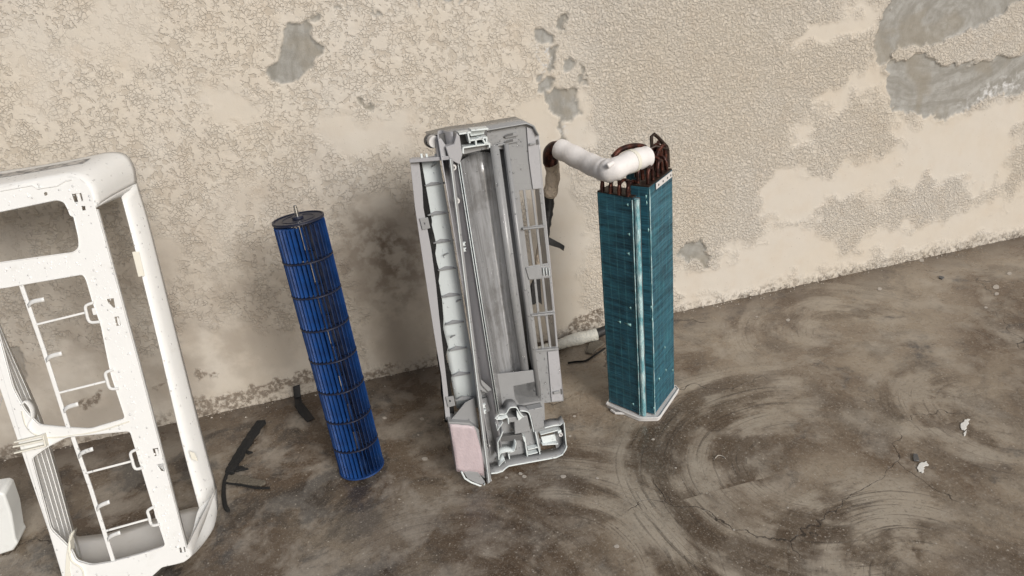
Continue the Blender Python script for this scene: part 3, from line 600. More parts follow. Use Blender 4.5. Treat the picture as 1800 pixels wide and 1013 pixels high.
# louvre channel
cp = rowp([(768,526,-.052),(777,526,-.050),(787,525,-.044),(797,524,-.041),(806,523,-.038),(812,522,-.030)])
louv = strip('louvre_channel', cp, .182, .757, 'louvre', .002, nv=10)
for py, xa, xb in ((326,747,783),(378,752,789),(427,762,797),(475,770,804),(522,776,812),(570,784,815),(616,790,820),(661,795,826),(704,800,833)):
    a = F2.px(xa, py+2, -.040); b = F2.px(xb+1, py-3, -.030)
    m = MB(); m.prism([a, b, b-F2.W*.012, a-F2.W*.010], F2.V*.0020); pk = a+(b-a)*.42+F2.V*.0075-F2.W*.006
    m.prism([a+F2.V*.0015, b+F2.V*.0015-F2.W*.003, pk], -F2.W*.0018); m.build('vane', M['grey'], ch, .0004)
for x_, y_ in ((762,290),(783,446),(795,590),(812,716),(806,527)):
    MB().prism([F2.px(x_-4, y_+3, -.038), F2.px(x_+5, y_-2, -.034), F2.px(x_-2, y_, -.034)], F2.W*.006).build('spur', M['grey'], louv)
MB().bar(F2.px(721,282,-.03), F2.px(794,276,-.012), .007, .02, F2.W).build('crossbar', M['lilac'], ch, .001)
m = MB()
for x_ in (740, 749, 765, 774): m.box(F2.px(x_, 281, -.03), F2.U*.004, F2.V*.012, F2.W*.006)
m.build('lugs', M['louvre'], ch, .0006)
# rim between louvres and trough: bright lip and dark slot, then lavender strip
ur = U(812, 520, 0)
rim = MB().prism([F2.px(789,280,.004), F2.px(796,279,.004), F2.px(864,846,.004), F2.px(857,852,.004)], -F2.W*.004).build('rim', M['grey'], ch, .0012)
MB().prism([F2.px(790.5,280,.0045), F2.px(792,280,.0045), F2.px(860,848,.0045), F2.px(858.5,848,.0045)], F2.W*.0022).build('rim_lip', M['louvre'], rim, .0004)
slot_pts = rowp([(816,520,-.001),(817,520,-.060),(822,518,-.066),(826,517,-.058),(831,515,-.038),(836,512,-.026),(839,511,-.022)])
strip('slot_wall', slot_pts, .075, .800, 'lilac', .002, nv=6, sm=60)
for a_, b_ in ((-.0, 0), (.0045, 0)):
    strip('double_lip', [(slot_pts[-1][0]+a_, -.012), (slot_pts[-1][0]+a_+.0008, -.026)], .165, .745, 'louvre', .0014)
def ringat(px, py, w_, ro, ri, name='screw_boss', mat='tray', parent=None, dark=True):
    c0 = F2.px(px, py, w_); m = MB(); vs_ = []; seg = 20
    for k in range(seg):
        t_ = 2*math.pi*k/seg; d = math.cos(t_)*F2.U+math.sin(t_)*F2.V
        vs_ += [c0+d*ri-F2.W*.02, c0+d*ro-F2.W*.02, c0+d*ro, c0+d*ri]
    m.add(vs_, [(4*k+j, 4*k+(j+1) % 4, 4*((k+1) % seg)+(j+1) % 4, 4*((k+1) % seg)+j) for k in range(seg) for j in range(4)])
    o_ = m.build(name, M[mat], parent or ch, .0005)
    if dark: MB().tube([c0-F2.W*.019, c0-F2.W*.006], ri*.98, 12).build('socket', M['grey_dark'], o_)
    return o_
for x_, y_ in ((797,295),(803,354),(857,785),(860,846)): ringat(x_, y_, -.006, .0062, .0028)
for x_, y_ in ((815,430),(816,440),(850,715),(851,725)):
    MB().prism([F2.px(x_-5, y_-2, -.008), F2.px(x_+4, y_-4, -.008), F2.px(x_+1, y_, -.008), F2.px(x_+4, y_+2, -.008), F2.px(x_-5, y_+4, -.008)], -F2.W*.008).build('clip', M['louvre'], ch, .0005)
# the trough (fan scroll)
sc_pts = rowp([(841,510,-.024),(845,508,-.040),(850,507,-.056),(857,505,-.074),(865,503,-.087),(873,501,-.094),(879,500,-.096),(882,499,-.094),(885,498,-.089),(888,497,-.086),(891,496,-.078),(894,495,-.068)])
sc_c = [(p[0], p[1]) for p in catmull([(*p, 0) for p in sc_pts], 4)]
scroll = strip('trough', sc_c, .160, .738, 'scroll', .002, nv=12, sm=70)
fsx = rowp([(894,495,-.066),(907,492,-.064)]); strip('flat_strip', fsx, .170, .752, 'grey', .003)
gv = rowp([(907,492,-.064),(908.5,492,-.084),(915.5,490,-.084),(917,490,-.060)]); strip('groove', gv, .170, .752, 'grey', .002, sm=20)
rp = rowp([(917,490,-.057),(924,488,-.057)]); strip('groove_rim', rp, .165, .752, 'grey', .004)
for k, sg in enumerate((.170, .752)):
    plate(F2, 'groove_end', [(gv[0][0], sg-.0015), (gv[2][0], sg-.0015), (gv[2][0], sg+.0015), (gv[0][0], sg+.0015)], [], -.062, .036, M['grey'], ch, .0003)
# upper right plate and grille as one sheet with openings
H_ = lambda lst, w_: [F2.hit(*p, w_) for p in lst]
gw = -.070
po = H_([(855,262),(856,232),(925,219),(938,224),(946,240),(949,270),(953,330),(960,400),(967,470),(974,550),(980,616),(990,705),(949,709),(946,676),(936,650),(930,618),(924,550),(916,470),(908,400),(901,333),(893,262),(856,262)], gw)
op1 = [H_(p, gw) for p in ([(912,335),(920,334),(928,399),(920,400)], [(923,334),(934,333),(942,397),(931,399)], [(937,333),(948,332),(955,396),(945,397)],
   [(921,404),(929,403),(937,468),(929,469)], [(932,403),(943,402),(950,466),(940,467)], [(946,401),(956,400),(963,464),(953,465)],
   [(930,492),(939,491),(945,551),(937,552)], [(942,491),(953,490),(959,549),(948,550)], [(956,489),(966,488),(972,547),(962,548)],
   [(938,556),(945,556),(953,613),(945,614)], [(949,556),(959,555),(966,611),(956,612)], [(962,554),(973,553),(978,610),(969,611)])]
pl_ = plate(F2, 'back_grille', po, op1, gw, .0032, M['grey'], ch, .0008)
for a, b in (((918,402),(957,398)), ((933,554),(975,550)), ((940,616),(981,612))): MB().bar(F2.px(*a, gw+.004), F2.px(*b, gw+.004), .0035, .010, F2.W).build('cross_rib', M['grey'], pl_, .0006)
MB().prism([F2.px(*p, gw+.003) for p in ((924,471),(966,466),(970,487),(930,492))], -F2.W*.0024).build('cross_band', M['grey'], pl_, .0008)
m = MB()
for x_ in (955, 960, 965): m.box(F2.px(x_, 484, gw+.004), F2.U*.0015, F2.V*.018, F2.W*.004)
m.build('band_rib', M['louvre'], pl_, .0003)
# folded edge going back on the right
re = [F2.hit(*p, gw) for p in ((946,240),(949,270),(953,330),(960,400),(967,470),(974,550),(980,616),(990,705))]
MB().grid([[F2.P(*p, gw) for p in re], [F2.P(p[0]+.004, p[1], gw-.012) for p in re], [F2.P(p[0]+.005, p[1], gw-.085) for p in re]]).build('side_fold', M['lilac'], ch, thick=.0025)
plate(F2, 'fold_panel', H_([(926,224),(938,228),(945,242),(952,331),(937,332),(930,280)], gw+.003), [], gw+.0036, .003, M['lilac'], ch)
plate(F2, 'fold_panel', H_([(963,619),(981,617),(989,703),(970,706)], gw+.003), [], gw+.0036, .003, M['lilac'], ch)
for q in ([(942,246),(946,245),(948,254),(943,255)], [(985,684),(988,684),(989,693),(986,694)]): MB().prism([F2.px(*p, gw+.0045) for p in q], -F2.W*.0004).build('latch_hole', M['grey_dark'], ch)
for q in ([(930,252),(941,250),(941,253),(930,255)], [(972,688),(983,686),(984,690),(973,692)]): MB().prism([F2.px(*p, gw+.0045) for p in q], F2.W*.005).build('latch', M['grey'], ch, .0005)
for y_ in (236, 247):
    MB().prism([F2.px(*p, gw+.0005) for p in ((885,y_+3),(892,y_-1),(908,y_-4),(912,y_),(908,y_+3),(888,y_+7))], F2.W*.0045).build('slot_boss', M['grey'], ch, .0012)
    MB().prism([F2.px(*p, gw+.0058) for p in ((887,y_+3),(893,y_),(902,y_-2),(902,y_+2),(889,y_+5))], -F2.W*.001).build('slot_opening', M['grey_dark'], ch)
shell_u0, shell_u1 = U(818, 515, -.1), U(915, 492, -.104)
MB().grid([[F2.P(shell_u0+(shell_u1-shell_u0)*k/8, v_, -.070-.036*math.sin(math.pi*min(1, k/5)/1 if k < 3 else math.pi/2)) for k in range(9)] for v_ in (.150, .45, .785)]).build('back_shell', M['grey'], ch, thick=.002, sm=60)
# top end: lid, brackets, knob
tp = [F2.hit(*p, -.03) for p in ((796,236),(830,226),(860,222))]
lidp = [(U(800,240,-.03), .800), (U(806,240,-.03), .806)]
lid_f = [F2.hit(758,246,-.06), F2.hit(800,236,-.06), F2.hit(856,229,-.06), F2.hit(925,217,-.06), F2.hit(938,222,-.06), F2.hit(946,238,-.06)]
MB().grid([[F2.P(*p, -.058) for p in lid_f], [F2.P(p[0], p[1], -.165) for p in lid_f]]).build('top_lid', M['grey'], ch, thick=.003, sm=50)
MB().prism([F2.px(*p, -.05) for p in ((766,238),(802,230),(806,252),(798,262),(778,256),(770,250))], -F2.W*.006).build('dark_cover', M['grey_dark'], ch, .001)
MB().tube([F2.px(759,247,-.05), F2.px(764,250,-.02)], .0115, 16).build('bearing', M['tray'], ch, .001)
MB().tube([F2.px(756,247,-.062), F2.px(760,249,-.045)], .0135, 16).build('bearing_seat', M['grey_dark'], ch, .001)
MB().prism([F2.px(*p, -.012) for p in ((766,246),(776,244),(783,255),(785,276),(768,279))], -F2.W*.02).build('bearing_arm', M['lilac'], ch, .002)
MB().prism([F2.px(*p, -.002) for p in ((783,258),(798,254),(803,234),(808,240),(813,272),(808,290),(790,280))], -F2.W*.022).build('end_bracket', M['lilac'], ch, .0015)
dk = MB().prism([F2.px(*p, -.050) for p in ((806,238),(856,228),(857,262),(812,274))], -F2.W*.003).build('recess', M['grey_dark'], ch)
m = MB()
for a, b in (((805,234),(826,231)), ((826,228),(856,225)), ((820,231),(824,250)), ((822,246),(845,242)), ((845,240),(852,253)), ((812,258),(858,251)), ((812,258),(812,268)), ((858,250),(858,258)), ((834,243),(835,256)), ((838,242),(854,240)), ((853,240),(853,252))):
    m.bar(F2.px(*a, -.030), F2.px(*b, -.030), .0032, .030, F2.W)
m.build('bracket_ribs', M['louvre'], ch, .0005)
MB().prism([F2.px(*p, -.034) for p in ((824,232),(852,228),(851,236),(828,240))], -F2.W*.004).build('bracket_plate', M['louvre'], ch, .0006)
MB().prism([F2.px(*p, -.030) for p in ((812,262),(857,254),(857,262),(814,272))], -F2.W*.02).build('trough_end', M['grey'], ch, .0008)
# bottom left box face with pinkish foil tape
MB().prism([F2.px(*p, -.006) for p in ((788,742),(826,744),(842,756),(853,842),(840,832),(812,829),(802,829),(795,778))], -F2.W*.05).build('tape_box', M['grey'], ch, .001)
fp = [(790,745),(797,744),(812,746),(831,745),(841,756),(846,795),(851,840),(840,829),(826,830),(814,826),(803,828),(799,800),(794,776)]
rows_ = []
for k in range(13):
    s_ = k/12; row = []
    for j in range(9):
        r_ = j/8; xl = 790+(803-790)*s_; xr = 833+(851-833)*min(1, s_*1.25)**.8; yb_ = 745+(829-745)*s_+r_*(4 if s_ < .8 else 8*(s_-.8)*5)
        row.append(F2.px(xl+(xr-xl)*r_, yb_, -.0045)+F2.W*(.0011*math.sin(j*1.9+k*.8)+.0008*random.random()))
    rows_.append(row)
MB().grid(rows_).build('foil_tape', M['foil'], ch, thick=.0006, sm=70)
MB().prism([F2.px(*p, -.003) for p in ((814,829),(840,830),(853,848),(850,853),(838,850),(822,842))], -F2.W*.012).build('foot_plate', M['grey'], ch, .001)
MB().tube([F2.px(*p, .0) for p in ((811,829),(817,841),(828,848),(849,856),(852,850))], .0022, 8).build('foot_lip', M['louvre'], ch)
MB().prism([F2.px(*p, -.02) for p in ((788,742),(800,730),(818,708),(834,700),(842,752),(826,743))], -F2.W*.003).build('scoop', M['grey'], ch, .001)
MB().box(F2.px(853,845,-.012), F2.U*.012, F2.V*.012, -F2.W*.02).build('foot_block', M['grey_dark'], ch, .0008)
# motor end: back tray with windows, rim wall, saddles, box, ribs
tw = -.058
trayp = H_([(845,822),(846,690),(850,660),(905,655),(946,650),(956,700),(958,744),(983,741),(990,747),(992,780),(975,792),(900,806),(884,814),(868,824)], tw)
win = [H_(p, tw) for p in ([(946,762),(972,757),(975,767),(948,772)], [(949,781),(976,776),(978,789),(951,794)])]
plate(F2, 'motor_tray', trayp, win, tw, .003, M['grey'], ch)
def rimwall(px_, ws, d_, name='tray_rim', mat='grey', bead=.0018):
    P = [F2.px(*p, w_) for p, w_ in zip(px_, ws)]
    o_ = MB().grid([P, [p-F2.W*d_+F2.V*.003 for p in P]]).build(name, M[mat], ch, thick=.0028)
    MB().tube([p+F2.W*.001 for p in P], bead, 8).build('bead', M['louvre'], o_); return P
rp_ = ((863,832),(873,831),(883,828),(888,823),(894,819),(910,816),(977,804),(988,799),(994,790),(996,784))
rimwall(rp_, [-.012,-.014,-.017,-.020,-.022,-.024,-.030,-.032,-.034,-.034], .032)
rimwall(((995,784),(993,762),(991,742),(985,747),(972,748),(957,752)), [-.034]*6, .024, bead=.0014)
ringat(986, 765, -.036, .0050, .0022); MB().box(F2.px(981,763,-.040), F2.U*.009, F2.V*.008, -F2.W*.018).build('boss_block', M['louvre'], ch, .001)
MB().prism([F2.px(*p, -.030) for p in ((892,735),(927,731),(933,758),(905,764),(904,742),(893,744))], -F2.W*.027).build('motor_box', M['grey'], ch, .0015)
MB().prism([F2.px(*p, -.036) for p in ((924,722),(954,716),(957,750),(939,758),(934,735))], -F2.W*.021).build('side_box', M['grey'], ch, .0015)
rimwall(catmull([np.array(p, float) for p in ((914,722),(927,724),(932,733),(938,759))], 5), [-.028]*16, .02, 'box_wall', bead=.0012)
def saddle(pts, w_, d_, mat='grey', n_=4):
    hd = catmull([F2.px(*p, w_) for p in pts], n_) if n_ else [F2.px(*p, w_) for p in pts]
    o_ = MB().grid([hd, [p-F2.W*d_ for p in hd]]).build('saddle_wall' if n_ else 'inner_wall', M[mat], ch, thick=.0022, sm=60)
    MB().tube([p+F2.W*.0005 for p in hd], .0013, 8).build('bead', M['louvre'], o_)
saddle(((870,736),(877,729),(889,727),(895,718),(901,716),(908,717),(914,727),(920,733)), -.020, .036)
MB().prism([F2.px(*p, -.022) for p in ((908,722),(920,733),(912,740),(909,733))], -F2.W*.004).build('saddle_tip', M['louvre'], ch, .0006)
saddle(((872,737),(882,737),(892,734),(894,745)), -.022, .03, 'louvre')
saddle(((872,745),(874,757),(884,742)), -.018, .038, 'grey', 0); saddle(((884,758),(881,766),(875,777),(876,800),(877,808)), -.018, .038, 'grey', 0)
saddle(((876,806),(880,797),(890,794),(903,793),(907,778)), -.026, .03, 'louvre')
saddle(((877,819),(887,808),(888,814)), -.022, .034, 'louvre', 0)
MB().prism([F2.px(*p, -.040) for p in ((881,768),(918,764),(919,774),(878,777))], -F2.W*.012).build('motor_slot', M['grey_dark'], ch, .0006)
MB().prism([F2.px(*p, -.054) for p in ((897,783),(907,781),(908,791),(899,793))], -F2.W*.002).build('dark_hole', M['grey_dark'], ch)
for a, b in (((921,766),(926,800)), ((940,757),(948,796)), ((927,788),(944,784)), ((927,797),(944,793)), ((949,762),(980,754)), ((952,780),(980,778)), ((893,796),(895,806)), ((918,764),(921,774))):
    MB().bar(F2.px(*a, -.050), F2.px(*b, -.050), .0026, .014, F2.W).build('tray_rib', M['louvre'], ch, .0005)
MB().prism([F2.px(*p, -.051) for p in ((951,769),(976,764),(978,775),(954,780))], -F2.W*.004).build('tray_pad', M['louvre'], ch, .001)
# end arch of the trough and its flat transition
ar = catmull([F2.px(*p, w_) for p, w_ in (((845,702),-.024), ((858,698),-.055), ((873,694),-.088), ((885,690),-.092), ((903,688),-.062))], 5)
MB().grid([ar, [p-F2.V*.012-F2.W*.002 for p in ar], [p-F2.V*.030+F2.W*.012 for p in ar]]).build('trough_lip', M['grey'], ch, thick=.0025, sm=60)
MB().prism([F2.px(*p, -.058) for p in ((901,678),(950,668),(953,705),(912,712),(904,700))], -F2.W*.035).build('transition_block', M['grey'], ch, .0015)
MB().prism([F2.px(*p, -.0570) for p in ((921,713),(950,708),(951,714),(922,718))], -F2.W*.002).build('gap', M['grey_dark'], ch)
MB().tube(catmull([F2.px(*p, -.020) for p in ((838,640),(843,660),(846,676),(858,690),(846,688))], 5), .0016, 6).build('loose_wire', M['grey_dark'], ch)
MB().prism([F2.px(*p, -.02) for p in ((840,664),(846,668),(866,686),(852,690),(842,684))], -F2.W*.002).build('gusset', M['grey'], ch, .0005)
# rear half of the chassis behind the front sheets
sp2 = []
for _ in range(260):
    k = random.randrange(len(sc_c)-1); u_, w_ = sc_c[k]; v_ = random.uniform(.18, .73)
    du, dw = sc_c[k+1][0]-u_, sc_c[k+1][1]-w_; nn = np.array([-dw, du])/math.hypot(du, dw); nv_ = F2.U*nn[0]+F2.W*nn[1]
    if nv_@F2.W < 0: nv_ = -nv_
    sp2.append((F2.P(u_, v_, w_)+nv_*.0011, nv_))
for _ in range(110): sp2.append((F2.P(random.uniform(fsx[0][0]+.002, fsx[1][0]-.002), random.uniform(.18, .74), -.0648+.0016), F2.W))
for _ in range(70): sp2.append((F2.px(random.uniform(862, 920), random.uniform(236, 258), gw+.0002), F2.W))
for _ in range(60): sp2.append((F2.px(random.uniform(945, 985), random.uniform(640, 700), gw+.0038), F2.W))
drops(F2, sp2, ch, .0007, .0021)

# ---------------------------------------------------------------- evaporator coil
ez = lambda x, y, z: np.array([x, y, z], float)
coil = empty('evaporator_coil', (.25, -.42, 0), 'tall teal finned evaporator coil with copper bends, standing on its white end tray', 'heat exchanger')
PL, PC, PD, PR = (np.array(p) for p in ((.169, -.390), (.222, -.468), (.254, -.482), (.347, -.396)))
def finpack(name, a, b, z0, z1, depth, side=1):
    a, b = np.array([*a, 0.]), np.array([*b, 0.]); d = b-a; L = np.linalg.norm(d); d /= L; nb_ = np.array([-d[1], d[0], 0])*side*depth
    nu, nv = 24, 150; vs_, su_, sv_ = [], [], []
    def face(o_, e1, e2, n1, n2, s1, wob):
        base_ = len(vs_)
        for i in range(n1+1):
            for j in range(n2+1):
                p = o_+e1*(i/n1)+e2*(j/n2); s_, v_ = s1+np.linalg.norm(e1)*i/n1, p[2]
                ed = min(i, n1-i, j, n2-j) > 0
                vs_.append(p-nb_/depth*wob*ed*(.0011*(vnoise(np.array([s_]), np.array([v_]), 50, 3)[0]-.5)*2)); su_.append(s_); sv_.append(v_)
        return [(base_+i*(n2+1)+j, base_+(i+1)*(n2+1)+j, base_+(i+1)*(n2+1)+j+1, base_+i*(n2+1)+j+1) for i in range(n1) for j in range(n2)]
    up = ez(0, 0, z1-z0); o_ = a+ez(0, 0, z0); fs = []
    fs += face(o_, d*L, up, nu, nv, 0, 1); fs += face(o_+d*L, nb_, up, 4, 40, L, 1); fs += face(o_+nb_, d*L, up, nu, 20, .5, 0); fs += face(o_, nb_, up, 4, 40, 1, 0); fs += face(o_+up, d*L, nb_, 4, 2, 2, 0)
    me_ = bpy.data.meshes.new(name); me_.from_pydata([tuple(p) for p in vs_], [], fs)
    for nm, a_ in (('su', su_), ('sv', sv_)): me_.attributes.new(nm, 'FLOAT', 'POINT').data.foreach_set('value', np.array(a_, np.float32))
    bm = bmesh.new(); bm.from_mesh(me_); bmesh.ops.remove_doubles(bm, verts=bm.verts, dist=1e-5) if False else None; bmesh.ops.recalc_face_normals(bm, faces=bm.faces); bm.to_mesh(me_); bm.free()
    return link(name, me_, M['fins'], coil, 0, 2, 30)
ZL, ZR = .588, .610
finpack('fin_pack', PL, PC, .016, ZL, .040); finpack('fin_pack', PD, PR, .016, ZR, .042)
finpack('fin_pack', PR+np.array([-.004, .006]), PR+np.array([-.060, .085]), .016, ZR, .030)
# film strip and dark channel at the front corner
MB().tube([ez(PC[0]+.0075, PC[1]-.004, z) for z in np.linspace(.014, ZL-.002, 30)], [.0062+.0006*math.sin(k*1.3) for k in range(30)], 12).build('edge_film', M['film'], coil, sm=70)
MB().tube([ez(PC[0]-.0015, PC[1]-.0005, z) for z in (.014, ZL-.004)], .0014, 8).build('edge_film', M['film'], coil)
MB().tube([ez(PD[0]+.001, PD[1]-.0008, z) for z in np.linspace(.014, ZR-.004, 24)], [.0013+.0006*math.sin(k*2.1) for k in range(24)], 8).build('edge_film', M['film'], coil)
MB().prism([ez(PC[0]+.004, PC[1]+.006, .014), ez(PD[0]+.002, PD[1]+.010, .014), ez(PD[0]-.004, PD[1]+.05, .014), ez(PC[0]-.01, PC[1]+.04, .014)], ez(0, 0, ZL-.016)).build('dark_channel', M['grey_dark'], coil)
m = MB(); dL = np.array([*(PC-PL), 0]); dL /= np.linalg.norm(dL); dR = np.array([*(PR-PD), 0]); dR /= np.linalg.norm(dR)
nL, nR = np.array([dL[1], -dL[0], 0]), np.array([dR[1], -dR[0], 0])
for (px, py, l_) in ((1103,360,.006), (1106,412,.008), (1105,446,.010), (1108,541,.006), (1108,571,.030), (1113,710,.009), (1090,566,.012)):
    d_ = ray(px, py); a3 = np.array([*PL, 0]); t_ = ((a3-CAM)@nL)/(d_@nL); p = CAM+d_*t_+nL*.0014; m.add([p+dL*.003+ez(0, 0, .004), p+dL*.003-ez(0, 0, .0035), p-dL*l_*.55+ez(0, 0, .001)], [(0, 1, 2)])
for (px, py, l_) in ((1139,404,.006), (1144,540,.004), (1146,562,.006), (1168,610,.005), (1182,651,.005), (1158,666,.008), (1170,650,.005), (1150,698,.004), (1135,346,.006), (1136,356,.005), (1149,718,.006)):
    d_ = ray(px, py); a3 = np.array([*PD, 0]); t_ = ((a3-CAM)@nR)/(d_@nR); p = CAM+d_*t_+nR*.0014; m.add([p-dR*.002+ez(0, 0, .005), p-dR*.002-ez(0, 0, .005), p+dR*l_*.6+ez(0, 0, random.uniform(-.003, .003))], [(0, 1, 2)])
m.build('bent_fins', M['dent'], coil, thick=.0006)
# end tray: octagonal pan with lip
foot = [PL+(-.008, .0), PL+(-.006, -.006), PC+(-.006, -.008), PC+(.008, -.014), PD+(.004, -.010), PD+(.012, -.006), PR+(.010, -.004), PR+(.010, .012), (.275, -.300), (.225, -.320)]
MB().prism([ez(*p, 0) for p in foot], ez(0, 0, .011)).build('end_tray', M['tray'], coil, .0015)
tl = [ez(*p, .011) for p in foot]; MB().tube(tl+[tl[0]], .0026, 8).build('tray_lip', M['tray'], coil)
q0 = floor_at(1078, 722, .004); MB().tube([q0+ez(-.004, .004, 0), q0+ez(.002, -.012, 0), q0+ez(.022, -.022, 0), q0+ez(.030, -.014, 0)], .0036, 8).build('tray_ear', M['tray'], coil)
# tube sheets and U bends
MB().prism([ez(*PL, ZL), ez(*PC, ZL), ez(*(PC+(.036, .024)), ZL), ez(*(PL+(.036, .024)), ZL)], ez(0, 0, .003)).build('tube_sheet', M['iron'], coil, .0005)
MB().prism([ez(*PD, ZR), ez(*PR, ZR), ez(*(PR+(-.028, .032)), ZR), ez(*(PD+(-.028, .032)), ZR)], ez(0, 0, .003)).build('tube_sheet', M['iron'], coil, .0005)
MB().prism([ez(*(PD+(.018, .0)+nR[:2]*.004), ZR-.001) , ez(*(PR+nR[:2]*.004+(-.004, 0)), ZR-.001), ez(*(PR+nR[:2]*.004+(-.004, 0)), ZR-.013), ez(*(PD+(.018, .0)+nR[:2]*.004), ZR-.013)] if False else
   [ez(*(PD+dR[:2]*.030+nR[:2]*.0022), ZR-.014), ez(*(PR-dR[:2]*.010+nR[:2]*.0022), ZR-.014), ez(*(PR-dR[:2]*.010+nR[:2]*.0022), ZR), ez(*(PD+dR[:2]*.030+nR[:2]*.0022), ZR)], nR*.0016).build('mounting_strip', M['tray'], coil, .0005)
for s_ in (.042, .066, .090, .108):
    p = ez(*(PD+dR[:2]*s_), ZR-.007)+nR*.004; MB().tube([p, p+nR*.0006], .0026, 12).build('strip_hole', M['grey_dark'], coil)
def ubend(p, q, hgt_, r_=.0038, name='copper_bend'):
    p, q = np.array(p), np.array(q); mdl = (p+q)/2; rad = (q-p)/2; path = [p-ez(0, 0, .012), p]
    for k in range(1, 9): a_ = math.pi*k/9; path.append(mdl-rad*math.cos(a_)+ez(0, 0, hgt_*math.sin(a_)))
    path += [q, q-ez(0, 0, .012)]
    return MB().tube(path, r_, 10).build(name, M['copper'], coil, sm=60)
for k in range(4):
    a = np.array([*(PL+(PC-PL)*(.14+.24*k)), ZL+.014]); b = a+ez(.030, .020, .0); ubend(a, b, .016)
    a3 = np.array([*(PL+(PC-PL)*(.14+.24*k)), ZL+.022])-nL*.004; MB().tube([a3-ez(0, 0, .018), a3+ez(0, 0, .012+.004*(k % 2))], .0042, 10).build('copper_stub', M['copper'], coil)
for k in range(5):
    a = np.array([*(PD+(PR-PD)*(.10+.2*k)), ZR+.016+.003*(k % 2)])-nR*.008; b = a+np.array([*(PR-PD)*.2, .0]) if k % 2 == 0 and k < 4 else a+ez(-.026, .030, 0); ubend(a, b, .020)
    a = np.array([*(PD+(PR-PD)*(.05+.2*k)), ZR+.018])-nR*.028; ubend(a, a+np.array([*(PR-PD)*.17, .0]), .018+.006*(k % 3))
for k in range(4):
    a = ez(.285+.016*k, -.400+.018*k, ZR+.02); MB().tube(catmull([a-ez(0, 0, .03), a+ez(0, 0, .010), a+ez(.010, .012, .030), a+ez(.024, .016, .018), a+ez(.028, .018, -.02)], 5), .0042, 10).build('copper_bend', M['copper'], coil, sm=60)
MB().tube(catmull([at(1144,286,-.40), at(1153,276,-.39), at(1158,264,-.38), at(1168,258,-.37), at(1170,300,-.37)], 6), .0048, 10).build('copper_bend', M['copper'], coil, sm=60)
MB().tube([at(1146,262,-.37), at(1145,240,-.37), at(1150,236,-.37), at(1157,242,-.365), at(1172,258,-.355), at(1174,264,-.355), at(1175,294,-.355)], .0040, 10).build('wire_bracket', M['iron'], coil, .0)
MB().tube([at(1140,263,-.38), at(1152,257,-.38), at(1174,262,-.37)], .0030, 8).build('wire_bracket', M['iron'], coil)
MB().tube(catmull([at(1078,276,-.42), at(1090,264,-.41), at(1110,257,-.40), at(1130,258,-.39), at(1140,266,-.39)], 6), .0062, 12).build('header_pipe', M['copper'], coil, sm=60)
# insulated pipe
path = catmull([at(984,262,-.30), at(1004,272,-.335), at(1034,287,-.385), at(1056,297,-.43), at(1068,300,-.452), at(1082,297,-.462), at(1100,288,-.455), at(1118,281,-.44), at(1136,276,-.425)], 7)
nP = len(path); MB().tube(path, [.0235+.0008*math.sin(k*.9)+(.0015 if 26 < k < 36 else 0) for k in range(nP)], 24).build('insulation_sleeve', M['insul'], coil, .003, 2, sm=70)
k0 = int(nP*.80); MB().tube(path[k0:k0+3], .0250, 24).build('sleeve_seam', M['cream'], coil, sm=60)
MB().tube([at(1066,297,-.478)+ez(0,-.004,.006), at(1078,287,-.474)+ez(0,-.002,.002)], [.006, .005], 14).build('sleeve_fold', M['insul'], coil, .002, sm=70)
# pipe end going down behind the chassis: bare copper, cream wrap, black tape
MB().tube(catmull([at(988,264,-.29), at(976,262,-.275), at(968,270,-.265), at(968,290,-.26)], 5), [.0185]*15+[.016], 16).build('bare_pipe', M['copper'], coil, sm=60)
MB().tube(catmull([at(969,284,-.26), at(972,305,-.26), at(970,325,-.26), at(966,345,-.255)], 5), [.0170+.0010*math.sin(k*1.1) for k in range(15)]+[.014], 14).build('cream_wrap', M['wrap'], coil, sm=60)
MB().tube(catmull([at(966,338,-.255), at(963,370,-.25), at(958,400,-.25), at(954,430,-.25)], 5), [.0135+.0014*math.sin(k*2.3) for k in range(16)], 14).build('black_tape', M['black'], coil, sm=60)
MB().prism([at(*p, -.262) for p in ((955,412),(966,418),(985,428),(993,433),(991,442),(984,437),(968,432),(955,428))], (0, .006, 0)).build('tape_tail', M['black'], coil, .0015)
MB().tube(catmull([at(954,426,-.25), at(950,450,-.25), at(947,468,-.25)], 5), [.012, .013, .012, .013, .012, .013, .012, .012, .011, .011, .010], 12).build('cream_wrap', M['wrap'], coil, sm=60)
MB().prism([at(*p, -.255) for p in ((940,486),(950,488),(951,512),(953,536),(944,530),(940,536),(935,536),(932,505))], (0, .005, 0)).build('tape_tail', M['black'], coil, .001)
MB().prism([at(*p, -.26) for p in ((934,500),(940,488),(941,520),(934,536))], (0, .004, 0)).build('tape_tail', M['black'], coil, .001)

# ---------------------------------------------------------------- wrapped hose lying along the wall foot
A, Bq = floor_at(930, 622, .016), floor_at(1048, 588, .016)
hose = empty('wrapped_hose', (A+Bq)/2*np.array([1, 1, 0]), 'white wrapped hose with black end at the wall foot, between grey chassis and coil', 'hose')
ph = catmull([A, A+(Bq-A)*.3+ez(0, -.004, .002), A+(Bq-A)*.62+ez(0, .006, 0), Bq], 8)
MB().tube(ph, [.0150+.0014*math.sin(k*1.1)+.004*(k > 14) for k in range(len(ph))], 16).build('wrap', M['hose'], hose, sm=70)
MB().tube([Bq-(Bq-A)*.04, Bq+(Bq-A)*.08+ez(0, 0, .004), Bq+(Bq-A)*.18+ez(0, .0, .008)], [.0155, .014, .012], 14).build('rubber_end', M['black'], hose, .002)

